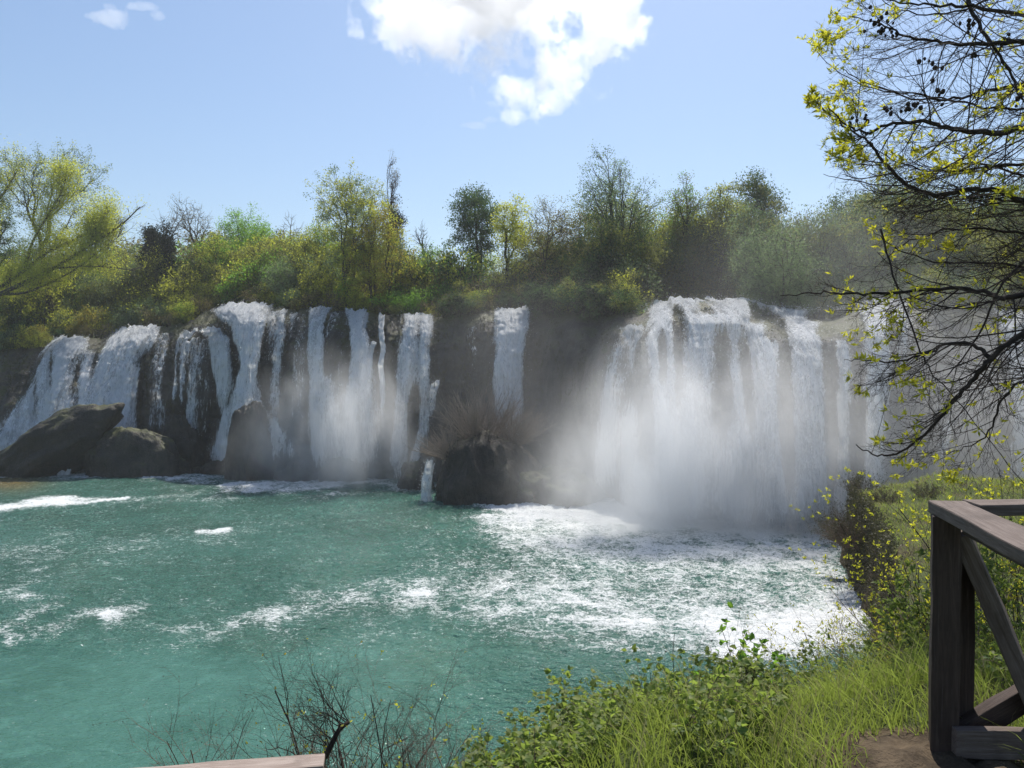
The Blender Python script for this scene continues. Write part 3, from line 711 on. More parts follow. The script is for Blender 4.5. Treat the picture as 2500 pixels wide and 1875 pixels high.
key_tree('ivy_thicket', 968, 470, 22, 27, seed=14, kind='poplar', z0=.1, ntip=160, leaf='leaf_ivy', per=30, lsize=.30, spread=.55, upright=.8, nl=8, bark='bark_dark', label='dark ivy column climbing the foot of the columnar poplar', cat='ivy')
key_tree('ivy_clad_tree', 375, 535, 30, 13, seed=15, kind='poplar', z0=.1, ntip=300, leaf='leaf_ivy', per=34, lsize=.32, spread=.6, upright=.8, nl=9, bark='bark_dark', label='near-black ivy covered tree, left one of the dark pair on the hillside')
key_tree('ivy_clad_tree', 412, 530, 30, 13, seed=16, kind='cone', z0=.08, ntip=320, leaf='leaf_ivy', per=34, lsize=.32, spread=.6, upright=.8, nl=9, bark='bark_dark', label='near-black ivy covered tree, right one of the dark pair on the hillside')
key_tree('bare_tree', 390, 500, 60, 25, seed=17, kind='vase', z0=.4, ntip=260, per=0, upright=.6, bark='bark_grey', label='leafless grey tree rising behind the dark ivy pair')
key_tree('bare_tree', 490, 470, 62, 16, seed=18, kind='vase', z0=.3, ntip=420, leaf='leaf_brown', per=2, lsize=.2, upright=.6, bark='bark', label='leafless brown tree left of the round green tree')
key_tree('round_tree', 590, 497, 66, 18, seed=19, kind='round', z0=.25, ntip=420, leaf='leaf_bright', per=30, lsize=.26, spread=.55, upright=.3, nl=14, label='dense round tree with fresh bright green crown')
key_tree('bare_tree', 705, 505, 46, 22, seed=20, kind='vase', z0=.3, ntip=260, per=0, upright=.7, bark='bark_grey', label='leafless tree between the round green tree and the tall poplar')
key_tree('bare_tree', 1030, 525, 30, 16, seed=21, kind='vase', z0=.3, ntip=160, per=0, upright=.8, bark='bark_dark', label='thin leafless tree just right of the columnar poplar')
key_tree('maple_tree', 1168, 440, 68, 14, seed=22, kind='round', z0=.3, ntip=150, leaf='leaf_dark', per=60, lsize=.30, spread=.50, upright=.5, nl=12, bark='bark_dark', label='tall open tree with dark clumped leaves standing alone in the centre')
key_tree('young_tree', 1245, 492, 62, 10, seed=23, kind='vase', z0=.35, ntip=190, leaf='leaf_yellow', per=26, lsize=.25, spread=.45, upright=.5, nl=10, bark='bark_dark', label='yellow-green tree with a forked dark trunk right of the clumped tree')
key_tree('budding_tree', 1335, 476, 72, 9, seed=24, kind='round', z0=.3, ntip=480, leaf='leaf_brown', leaf2='leaf_olive', per=8, lsize=.2, spread=.4, upright=.5, label='brownish budding tree with fine twigs in the centre right')
key_tree('willow_tree', 1515, 360, 110, 15, seed=25, kind='vase', z0=.28, ntip=620, leaf='leaf_grey', leaf2='leaf_dark', per=14, lsize=.22, spread=.42, upright=.8, trunks=3, nl=13, bark='bark_dark', label='tallest grey-green willow with fanned upright boughs on the right half')
key_tree('slender_tree', 1672, 405, 52, 22, seed=26, kind='vase', z0=.35, ntip=260, leaf='leaf_olive', leaf2='leaf_bright', per=12, lsize=.24, spread=.4, upright=.7, bark='bark_dark', label='slender open tree right of the tallest willow')
key_tree('young_tree', 1755, 430, 68, 20, seed=27, kind='round', z0=.3, ntip=300, leaf='leaf_yellow', leaf2='leaf_olive', per=16, lsize=.24, spread=.42, upright=.5, bark='bark_dark', label='yellow-green airy tree above the left end of the great fall')
key_tree('maple_tree', 1862, 420, 64, 16, seed=28, kind='vase', z0=.35, ntip=170, leaf='leaf_dark', leaf2='leaf_olive', per=32, lsize=.28, spread=.5, upright=.4, bark='bark_dark', label='dark open tree with a crooked trunk against the sky, right of centre')
key_tree('bare_tree', 1968, 478, 40, 18, seed=29, kind='round', z0=.3, ntip=220, per=0, upright=.3, bark='bark_grey', label='small weeping leafless tree behind the great fall')
key_tree('willow_tree', 1905, 545, 110, 3.0, seed=30, kind='round', z0=.10, ntip=560, leaf='leaf_grey', per=18, lsize=.20, spread=.42, upright=.2, trunks=3, label='grey-green willow bush hanging over the crest of the great fall')
key_tree('willow_tree', 2060, 500, 120, 5, seed=31, kind='round', z0=.18, ntip=560, leaf='leaf_grey', leaf2='leaf_olive', per=16, lsize=.20, spread=.42, upright=.3, trunks=2, bark='bark', label='spreading willow with twisted trunks standing in the great fall')
key_tree('leafy_tree', 2110, 452, 95, 15, seed=32, kind='round', z0=.2, ntip=460, leaf='leaf_dark', leaf2='leaf_grey', per=18, lsize=.26, spread=.5, label='hazy green tree behind the spreading willow')
key_tree('leafy_tree', 2290, 470, 120, 9, seed=33, kind='round', z0=.2, ntip=560, leaf='leaf_grey', leaf2='leaf_olive', per=18, lsize=.24, spread=.5, label='wide grey-green tree behind the hanging branches')
key_tree('leafy_tree', 2470, 450, 120, 13, seed=34, kind='round', z0=.2, ntip=460, leaf='leaf_dark', leaf2='leaf_olive', per=18, lsize=.26, spread=.5, label='dark green tree at the right edge behind the hanging branches')
key_tree('leafy_tree', 1610, 500, 70, 24, seed=35, kind='round', z0=.2, ntip=300, leaf='leaf_bright', leaf2='leaf_olive', per=18, lsize=.25, spread=.5, bark='bark_dark', label='leafy green tree between the tallest willow and the slender tree')
key_tree('leafy_tree', 1420, 490, 62, 14, seed=36, kind='round', z0=.2, ntip=300, leaf='leaf_brown', leaf2='leaf_dark', per=14, lsize=.25, spread=.5, bark='bark_dark', label='dull brown-green tree left of the tallest willow')
key_tree('young_tree', 545, 580, 52, 7, seed=37, kind='vase', z0=.2, ntip=260, leaf='leaf_yellow', leaf2='leaf_bright', per=16, lsize=.24, spread=.42, trunks=2, bark='bark_dark', label='fresh yellow-green tree below the round green tree')
key_tree('young_tree', 645, 600, 58, 7, seed=38, kind='round', z0=.15, ntip=280, leaf='leaf_bright', leaf2='leaf_olive', per=14, lsize=.23, spread=.42, trunks=2, label='light green tree above the crest of the forked fall')
key_tree('grey_willow', 715, 625, 60, 6, seed=39, kind='round', z0=.1, ntip=320, leaf='leaf_grey', per=12, lsize=.2, spread=.4, trunks=3, bark='bark_grey', label='silvery willow left of the tall poplar')
key_tree('young_tree', 1075, 590, 62, 10, seed=40, kind='round', z0=.15, ntip=300, leaf='leaf_bright', leaf2='leaf_grey', per=16, lsize=.23, spread=.42, label='soft green tree left of the clumped dark tree')
key_tree('young_tree', 1000, 600, 50, 8, seed=41, kind='round', z0=.15, ntip=260, leaf='leaf_yellow', leaf2='leaf_olive', per=16, lsize=.23, spread=.42, label='yellow-green bushy tree right of the golden poplar')
key_tree('leafy_tree', 300, 590, 62, 16, seed=42, kind='round', z0=.15, ntip=320, leaf='leaf_olive', leaf2='leaf_yellow', per=16, lsize=.26, spread=.5, label='olive tree left of the dark ivy pair')
key_tree('leafy_tree', 240, 520, 70, 24, seed=43, kind='round', z0=.15, ntip=320, leaf='leaf_olive', leaf2='leaf_dark', per=16, lsize=.26, spread=.5, label='olive-brown tree on the hillside behind the leaning boughs')
key_tree('leafy_tree', 455, 600, 48, 14, seed=44, kind='cone', z0=.1, ntip=260, leaf='leaf_bright', leaf2='leaf_dark', per=18, lsize=.25, spread=.45, label='small pointed green tree right of the dark ivy pair')
key_tree('leafy_tree', 770, 560, 50, 20, seed=45, kind='round', z0=.15, ntip=260, leaf='leaf_olive', leaf2='leaf_grey', per=14, lsize=.25, spread=.45, label='olive tree half hidden behind the tall poplar')
# left edge group
key_tree('old_willow', 118, 372, 105, 8, seed=46, kind='vase', z0=.4, ntip=520, leaf='leaf_grey', leaf2='leaf_yellow', per=20, lsize=.24, spread=.42, upright=.6, bark='bark_dark', label='tall tree with open fanned crown and pale top at the upper left')
key_tree('dark_tree', -15, 385, 60, 10, seed=47, kind='round', z0=.3, ntip=320, leaf='leaf_dark', per=24, lsize=.28, spread=.5, bark='bark_dark', label='dark green tree cut by the left edge')
# ------------------------------------------------------------------ undergrowth on the lip and the wood behind it
PROTO = {}
def proto(key, seed, h, w, leaf, leaf2=None, per=20, ntip=110, lsize=.22, spread=.36, trunks=3, kind='round', upright=.3, bark='bark_dark', z0=.06, nl=8):
    PROTO[key] = dict(seed=seed, h=h, w=w, leaf=leaf, leaf2=leaf2, per=per, ntip=ntip, lsize=lsize, spread=spread, trunks=trunks, kind=kind, upright=upright, bark=bark, z0=z0, nl=nl)
proto('olive', 101, 4.5, 2.9, 'leaf_olive', 'leaf_yellow')
proto('dark green', 102, 4.5, 3.0, 'leaf_dark', 'leaf_olive')
proto('grey-green', 103, 4.8, 2.9, 'leaf_grey', None, per=18, lsize=.19)
proto('yellow-green', 104, 4.8, 2.6, 'leaf_yellow', 'leaf_bright', per=16)
proto('golden', 105, 4.4, 2.5, 'leaf_gold', 'leaf_olive', per=14)
proto('brown twiggy', 106, 4.2, 2.8, 'leaf_brown', None, per=6, ntip=200, lsize=.18)
proto('bright green', 107, 4.6, 2.7, 'leaf_bright', None)
proto('leafless grey', 108, 4.0, 2.6, 'leaf_brown', None, per=1, ntip=300, lsize=.14, upright=.5, bark='bark_grey')
proto('dense dark', 109, 4.4, 3.2, 'leaf_dark', 'leaf_ivy', per=30, ntip=130, lsize=.26)
proto('tall olive', 111, 10.5, 4.8, 'leaf_olive', 'leaf_yellow', per=23, ntip=330, lsize=.24, spread=.5, trunks=2, nl=12, upright=.45, z0=.12)
proto('tall dark green', 112, 11, 4.8, 'leaf_dark', 'leaf_olive', per=26, ntip=330, lsize=.24, spread=.5, trunks=1, nl=12, upright=.45, z0=.15)
proto('tall grey-green', 113, 10.5, 5.0, 'leaf_grey', 'leaf_olive', per=23, ntip=360, lsize=.22, spread=.5, trunks=3, nl=12, upright=.5, z0=.12)
proto('tall yellow-green', 114, 10, 4.2, 'leaf_yellow', 'leaf_bright', per=20, ntip=320, lsize=.22, spread=.48, trunks=2, nl=12, upright=.6, z0=.12)
proto('tall brown budding', 115, 10, 4.6, 'leaf_brown', 'leaf_olive', per=10, ntip=420, lsize=.2, spread=.45, trunks=2, nl=12, upright=.6, z0=.15)
TALL = {'olive': 'tall olive', 'dark green': 'tall dark green', 'grey-green': 'tall grey-green', 'yellow-green': 'tall yellow-green', 'brown twiggy': 'tall brown budding', 'dense dark': 'tall dark green', 'golden': 'tall yellow-green', 'bright green': 'tall olive', 'leafless grey': 'tall brown budding'}
ZONE = [(-400, ['golden', 'olive', 'dense dark']), (150, ['olive', 'grey-green', 'golden', 'dark green']), (300, ['olive', 'grey-green', 'brown twiggy', 'olive']),
        (450, ['yellow-green', 'bright green', 'olive', 'brown twiggy']), (680, ['grey-green', 'olive', 'yellow-green', 'dark green']), (860, ['golden', 'yellow-green', 'olive', 'brown twiggy']),
        (960, ['dark green', 'olive', 'dark green', 'bright green']), (1150, ['olive', 'dense dark', 'brown twiggy', 'yellow-green', 'dark green']), (1300, ['dense dark', 'dark green', 'brown twiggy', 'dense dark']),
        (1480, ['dark green', 'olive', 'grey-green', 'dense dark']), (1780, ['grey-green', 'grey-green', 'dark green']), (2200, ['grey-green', 'dark green', 'olive'])]
MARK = [(-9999, 'at the far left edge'), (130, 'above the far left curtain'), (240, 'above the tumbling cascade'), (410, 'above the green hump'), (500, 'above the forked fall'), (700, 'behind the tall poplar'),
        (850, 'behind the leaning trunk'), (980, 'above the twin-stream fall'), (1070, 'left of the lone tall fall'), (1200, 'above the lone tall fall'),
        (1310, 'above the bare dark wall'), (1430, 'left of the great fall'), (1560, 'above great fall\'s left end'), (1740, 'above great fall\'s middle'), (1900, 'beside the spreading willow'),
        (2080, 'above great fall\'s right end'), (2230, 'right of the great fall'), (2400, 'at the right edge')]
ORD = ['first', 'second', 'third', 'fourth', 'fifth', 'sixth', 'seventh', 'eighth', 'ninth', 'tenth', 'eleventh', 'twelfth']
built = {}; counts = {}
rngB = np.random.RandomState(77)
def zone_of(u, tab):
    r = tab[0][1]
    for a, b in tab:
        if u >= a: r = b
    return r
def put_shrub(u, d, zoff, s, sz, key, rowname, noun='shrub'):
    mark = zone_of(u, MARK)
    ck = (mark, rowname, key); i = counts.get(ck, 0); counts[ck] = i + 1
    label = '%s %s %s from left in %s %s' % (ORD[min(i, 11)], key, noun, rowname, mark)
    g = ground_pt(u, d); g[2] += zoff
    rz = rngB.rand() * 6.28
    if key not in built:
        tall = key.startswith('tall'); t = build_tree('leafy_tree' if tall else 'shrub', label=label, cat='tree' if tall else 'shrub', group='trees in the wood behind the lip' if tall else 'shrubs along the lip', **PROTO[key]); built[key] = t
        t.location = g; t.rotation_euler = (0, 0, rz); t.scale = (s, s, sz)
    else: dup(built[key], g, rz, (s, s, sz), label)
for rowname, back, step, s0, s1, off in (('front row', 1.2, 34, .42, .75, 0), ('second row', 4.0, 44, .8, 1.25, 12), ('third row', 8.5, 50, 1.3, 1.9, 30), ('fourth row', 15, 48, 1.6, 2.4, 8), ('back row', 24, 56, 1.9, 2.7, 40)):
    for u in np.arange(-260 + off, 2760, step):
        u = float(u + rngB.uniform(-.35, .35) * step)
        if rngB.rand() < .08: continue
        keys = zone_of(u, ZONE); key = keys[rngB.randint(len(keys))]
        if rowname == 'front row' and rngB.rand() < .35: key = ['brown twiggy', 'leafless grey'][rngB.randint(2)]
        if 1545 < u < 1840 and 3 < back < 20: continue
        if rowname == 'front row' and (505 < u < 600 or 1560 < u < 1800): continue
        s = rngB.uniform(s0, s1); lipd = float(LIP(np.array([u]))[0, 1])
        if 1000 < u < 1160 and back > 9: s *= .6
        if 1150 < u < 1300 and back > 9: s *= .7
        noun = 'shrub'
        if back > 12: key = TALL[key]; s = s * .50; noun = 'tree'
        put_shrub(u, lipd + back + rngB.uniform(-.8, .8), -.2, s, s * rngB.uniform(.85, 1.25), key, rowname, noun)
for u in list(np.arange(1235, 2560, 46)) + list(np.arange(-120, 840, 60)) + [1010, 1080]:
    u = float(u + rngB.uniform(-14, 14)); keys = zone_of(u, ZONE); key = keys[rngB.randint(len(keys))]
    if 1290 > u > 1150: continue
    far = 10 if 1545 < u < 1840 else 0
    s = rngB.uniform(.85, 1.15); key = TALL[key]; lipd = float(LIP(np.array([u]))[0, 1])
    put_shrub(u, lipd + far + rngB.uniform(9, 17), -.2, s, s * rngB.uniform(.95, 1.2), key, 'middle row', 'tree')
# shrubs hanging over the dark parts of the wall
for u, drop, s, key in ((1085, -.6, .8, 'brown twiggy'), (1110, -1.4, .8, 'dense dark'), (1150, -.8, .8, 'dark green'), (1180, -1.2, .7, 'brown twiggy'), (1325, -.8, .9, 'dense dark'), (1360, -1.6, 1.0, 'dense dark'), (1400, -.6, 1.0, 'dark green'),
                        (1440, -1.6, 1.0, 'dense dark'), (1475, -1.0, 1.0, 'dark green'), (1505, -1.8, .9, 'dense dark'), (1535, -.8, .7, 'dark green'), (420, -.4, .55, 'brown twiggy'), (440, -.9, .5, 'dark green'), (728, -.5, .45, 'brown twiggy'), (60, -.4, .8, 'olive'),
                        (20, -.9, .8, 'grey-green'), (100, -.3, .6, 'olive'), (-40, -.5, .9, 'golden'), (1070, -1.0, .5, 'leafless grey'), (1190, -2.0, .5, 'leafless grey'), (2215, -.6, .8, 'grey-green'), (2300, -.8, 1.0, 'dark green'), (2370, -.8, .9, 'grey-green'),
                        (920, -.1, .35, 'brown twiggy'), (970, -.2, .4, 'dark green')):
    lipd = float(LIP(np.array([float(u)]))[0, 1])
    put_shrub(u, lipd - .1, drop, s, s, key, 'hanging fringe')
# wooded hillside: canopy too far off to count
rngH = np.random.RandomState(5)
n = 7500
uu_ = rngH.uniform(-500, 3000, n); bk = rngH.uniform(30, 190, n)
lp = LIP(uu_); d_ = lp[:, 1] + bk; x_ = (uu_ - 1250) / FPX * d_
z_ = plateau_z(x_, d_, lp[:, 2], lp[:, 1]) + rngH.uniform(1.0, 5.5, n)
def canopy(name, sel, mat, per, ls):
    c = np.stack([x_, d_, z_], -1)[sel]; sp = rngH.uniform(1.4, 2.6, len(c))
    pos = np.repeat(c, per, 0) + unit(rngH.normal(size=(len(c) * per, 3))) * np.repeat(sp, per)[:, None] * np.array([1, 1, .9])
    stuff(link(name, leaf_mesh(name, M[mat], pos, ls * (.6 + .8 * rngH.rand(len(pos))), rngH, tri=True, width=.75)))
pick = rngH.rand(n) + .25 * fbm(x_ * .05, d_ * .05, 3, 2)
canopy('hillside_wood', pick < .35, 'leaf_olive', 26, .78); canopy('hillside_wood', (pick >= .35) & (pick < .6), 'leaf_brown', 24, .75)
canopy('hillside_wood', (pick >= .6) & (pick < .85), 'leaf_dark', 26, .8); canopy('hillside_wood', pick >= .85, 'leaf_bright', 24, .75)
# ------------------------------------------------------------------ spray: real volumes of drifting droplets
def mist_mat(name, dens, seed, nscale=.22, thr=.35, soft=.35, power=1.6, aniso=.35, stretch=.6, bottom=0.0):
    n = NT(name)
    o = n.node('TexCoord').outputs['Object']; p = n.pos()
    r = n.vmath('LENGTH', o, None, 1)
    f = n.math('POWER', n.math('SUBTRACT', 1.0, n.math('MULTIPLY', r, r), clamp=True), power)
    q = n.vmath('ADD', n.scl(p, (1, 1, stretch)), (seed * 3.1, seed * 1.7, seed))
    ns = n.noise(q, nscale, 4, .58, .7)
    k = n.mapr(ns, thr, thr + soft)
    d = n.math('MULTIPLY', n.math('MULTIPLY', f, k), dens)
    v = n.node('VolumePrincipled'); v.inputs['Color'].default_value = (1, 1, 1, 1); v.inputs['Anisotropy'].default_value = aniso
    n.put(v.inputs['Density'], d)
    m = n.vol(v.outputs[0])
    return m
def ico():
    import bmesh
    bm = bmesh.new(); bmesh.ops.create_icosphere(bm, subdivisions=3, radius=1.0); me = bpy.data.meshes.new('mist_hull'); bm.to_mesh(me); bm.free(); return me
def mist(u, v, d, rx, ry, rz, dens, label, seed=1, tilt=0, step=None, **k):
    me = ico(); m = mist_mat('spray_mist', dens, seed, **k); me.materials.append(m)
    p = P(u, v, d); o = link('spray_mist', me, None, tuple(float(c) for c in p)); o.scale = (rx, ry, rz); o.rotation_euler = (0, tilt, 0)
    return stuff(o)
mist(1740, 1110, 57, 15, 6.5, 13, .34, '', 1, thr=.30, soft=.40, power=2.6)
mist(1590, 1090, 57, 7.5, 4.5, 11, .34, '', 21, thr=.42, soft=.25, nscale=.30, power=1.8, stretch=.45)
mist(1820, 1130, 56, 8.5, 4.5, 9, .28, '', 22, thr=.44, soft=.25, nscale=.30, power=1.8, stretch=.5)
mist(860, 1040, 76, 7, 4, 9, .35, '', 23, thr=.44, soft=.25, nscale=.28, power=1.8, stretch=.45)
mist(1640, 1210, 54, 14, 5.5, 7.5, .32, '', 2, thr=.30, power=2.6)
mist(1950, 1190, 55, 12, 5.0, 9.0, .26, '', 3, thr=.30, power=2.4)
mist(1430, 1120, 66, 9.0, 6.0, 9.0, .05, '', 4, thr=.25)
mist(840, 1050, 77, 12, 5.5, 10.0, .26, '', 5, thr=.34)
mist(700, 1120, 79, 9.0, 4.0, 6.0, .13, '', 6, thr=.34)
mist(1000, 1140, 76, 6.0, 4.0, 4.0, .10, '', 7, thr=.34)
mist(1290, 1050, 77, 7.0, 4.0, 8.0, .06, '', 8, thr=.28)
mist(2080, 720, 70, 22, 12, 12, .011, '', 11, thr=.2, nscale=.12)
mist(2300, 1060, 56, 18, 9, 13, .07, '', 12, thr=.2, nscale=.12)
mist(1350, 900, 76, 20, 8, 13, .012, '', 13, thr=.2, nscale=.12)

hz = NT('thin_haze'); hv = hz.node('VolumePrincipled'); hv.inputs['Color'].default_value = (.96, .98, 1, 1); hv.inputs['Density'].default_value = .00032; hv.inputs['Anisotropy'].default_value = .3
V = np.array([(x, y, z) for x in (-330, 330) for y in (-20, 360) for z in (-4.2, 75)], float)
stuff(link('haze', make_mesh('haze', V, [(0, 1, 3, 2), (4, 6, 7, 5), (0, 4, 5, 1), (2, 3, 7, 6), (0, 2, 6, 4), (1, 5, 7, 3)], hz.vol(hv.outputs[0]), smooth=False)))
# ------------------------------------------------------------------ clouds
def cloud_mat(name, lobes, dens, ns, amp):
    n = NT(name); o = n.node('TexCoord').outputs['Object']
    best = None
    w = n.noise(o, ns, 7, .62, .3); w2 = n.noise(o, ns * .35, 2, .5)
    for cx, cy_, cz, rx, ry, rz in lobes:
        q = n.vmath('MULTIPLY', n.vmath('SUBTRACT', o, (cx, cy_, cz)), (1 / rx, 1 / ry, 1 / rz))
        l = n.math('MULTIPLY', n.math('SUBTRACT', 1.0, n.vmath('LENGTH', q, None, 1)), 1.0)
        best = l if best is None else n.math('SMOOTH_MAX', best, l, .25)
    f = n.math('ADD', best, n.math('ADD', n.math('MULTIPLY', n.math('SUBTRACT', w, .5), amp), n.math('MULTIPLY', n.math('SUBTRACT', w2, .5), amp * .6)))
    d = n.math('MULTIPLY', n.mapr(f, .0, .22), dens)
    v = n.node('VolumePrincipled'); v.inputs['Color'].default_value = (1, 1, 1, 1); v.inputs['Anisotropy'].default_value = .55
    n.put(v.inputs['Density'], d); return n.vol(v.outputs[0])
def cloud(label, d, u0, u1, v0, v1, thick, lobes, dens, ns, amp, step):
    """lobes in picture units relative to the box; real size at distance d"""
    a = P(u0, v1, d); b = P(u1, v0, d); c = (a + b) / 2; half = (b - a) / 2
    L = []
    for (u, v, ru, rv, off, ry) in lobes:
        p = P(u, v, d) - c; L.append((p[0], off, p[2], ru / FPX * d, ry, rv / FPX * d))
    V = np.array([(x, y, z) for x in (-1, 1) for y in (-1, 1) for z in (-1, 1)], float) * np.array([half[0], thick, half[2]])
    F = [(0, 1, 3, 2), (4, 6, 7, 5), (0, 4, 5, 1), (2, 3, 7, 6), (0, 2, 6, 4), (1, 5, 7, 3)]
    m = cloud_mat('cloud_vapour', L, dens, ns, amp)
    o = link('cloud', make_mesh('cloud', V, F, m, smooth=False), None, (c[0], d, c[2]))
    tag(o, label, 'cloud'); return o
cloud('large white cumulus cloud with grey belly and glowing ragged rim', 1500, 840, 1640, -260, 330, 260,
      [(1190, -70, 290, 160, -40, 190), (1040, 20, 130, 90, 30, 90), (1262, 158, 82, 66, 150, 42), (1390, 115, 95, 80, 120, 50), (1500, 15, 85, 95, 60, 70), (950, 15, 60, 22, 20, 30), (1245, 212, 46, 30, 170, 24), (1350, 165, 80, 40, 160, 26)],
      .015, .020, 2.8, 8)
cloud('small torn wisp of cloud high at the left', 1500, 180, 440, -30, 90, 40, [(260, 40, 48, 20, 0, 20), (340, 18, 40, 12, 0, 14), (390, 40, 20, 12, 0, 12), (270, 15, 24, 10, 0, 12)], .010, .03, 2.4, 6)
cloud('faint wisp of cloud under the big cumulus', 1500, 1090, 1290, 240, 340, 30, [(1150, 305, 32, 8, 0, 10), (1200, 292, 22, 8, 0, 8), (1240, 265, 14, 14, 0, 8)], .010, .04, 2.4, 6)
# ------------------------------------------------------------------ shrubs and branches near the camera
def ovate(name, mat, pos, size, dirs, rng, width=.62, fold=.16, tint=None, up=None):
    N = len(pos); size = np.broadcast_to(size, (N,))[:, None]
    d = unit(np.asarray(dirs, float)); nrm = rng.normal(size=(N, 3)) * .55 + np.array([0, 0, 1.0]) if up is None else up
    s = unit(np.cross(d, nrm)); u = np.cross(s, d)
    def q(a, b, c): return pos + size * (d * a + s * b * width + u * c)
    droop = -.12
    V = np.stack([q(0, 0, 0), q(.28, -.46, fold), q(.68, -.34, fold * .7 + droop * .5), q(1, 0, droop), q(.68, .34, fold * .7 + droop * .5), q(.28, .46, fold), q(.5, 0, 0)], 1).reshape(-1, 3)
    b = (np.arange(N) * 7)[:, None, None]
    F = (np.array([(0, 6, 2, 1), (6, 3, 2, 2), (0, 5, 4, 6), (6, 4, 3, 3)])[None] + b)
    F = np.concatenate([np.array([(0, 6, 2, 1), (0, 5, 4, 6)])[None] + b, ], 1).reshape(-1, 4)
    # tip pieces as quads with the mid point
    V2 = V; T = (np.array([(2, 6, 4, 3)])[None] + b).reshape(-1, 4)
    t = rng.rand(N) if tint is None else tint
    return make_mesh(name, V2, np.concatenate([F, T]), M[mat], smooth=False, attrs={'tint': np.repeat(t, 7)})
def spike_tuft(pos, dirs, rng, n=(7, 12), L=(.04, .08)):
    """star of narrow young leaflets at every tip"""
    P_, D_, S_ = [], [], []
    for p, d in zip(pos, dirs):
        k = rng.randint(n[0], n[1]); a = unit(unit(d)[None] * .55 + unit(rng.normal(size=(k, 3))) * .8 + np.array([0, 0, .15]))
        P_.append(np.repeat(p[None], k, 0) - unit(d) * rng.rand(k, 1) * .03); D_.append(a); S_.append(rng.uniform(L[0], L[1], k))
    return np.concatenate(P_), np.concatenate(D_), np.concatenate(S_)
def sprout(tb, tips, p, d, L, r, lvl, rng, kids=(6, 4, 0), ang=(.5, 1.0), ratio=.55, wig=.12, grav=0.0, curl=0.0, n=7, sides=(6, 4, 3, 3), nodes=False, taper=.35):
    pts = [np.array(p, float)]; d = unit(np.array(d, float)); dirs = [d]
    for i in range(n - 1):
        f = i / (n - 1)
        d = unit(d + rng.normal(size=3) * wig + np.array([0, 0, 1.0]) * (grav + curl * f))
        pts.append(pts[-1] + d * L / (n - 1)); dirs.append(d)
    pts = np.array(pts); rad = r * (1 - (1 - taper) * np.linspace(0, 1, n))
    tb.add(pts, rad, sides[min(lvl, 3)])
    k = kids[lvl] if lvl < len(kids) else 0
    for j in range(k):
        f = .2 + .75 * (j + rng.rand()) / k; x = f * (n - 1); i = min(int(x), n - 2); q = pts[i] + (pts[i + 1] - pts[i]) * (x - i); dd = dirs[i]
        a = rng.uniform(*ang); ax = unit(np.cross(dd, rng.normal(size=3))); nd = dd * math.cos(a) + ax * math.sin(a)
        sprout(tb, tips, q, nd, L * ratio * (1.15 - .5 * f) * rng.uniform(.7, 1.2), max(rad[i] * .6, .0012), lvl + 1, rng, kids, ang, ratio, wig, grav, curl, max(3, n - 2), sides, nodes, taper)
    tips.append((pts[-1], dirs[-1], lvl))
def catmull(pts, m=6):
    p = np.array(pts, float); p = np.concatenate([[2 * p[0] - p[1]], p, [2 * p[-1] - p[-2]]]); out = []
    for i in range(1, len(p) - 2):
        for t in np.linspace(0, 1, m, endpoint=False):
            out.append(.5 * ((2 * p[i]) + (-p[i - 1] + p[i + 1]) * t + (2 * p[i - 1] - 5 * p[i] + 4 * p[i + 1] - p[i + 2]) * t * t + (-p[i - 1] + 3 * p[i] - 3 * p[i + 1] + p[i + 2]) * t ** 3))
    out.append(p[-2]); return np.array(out)

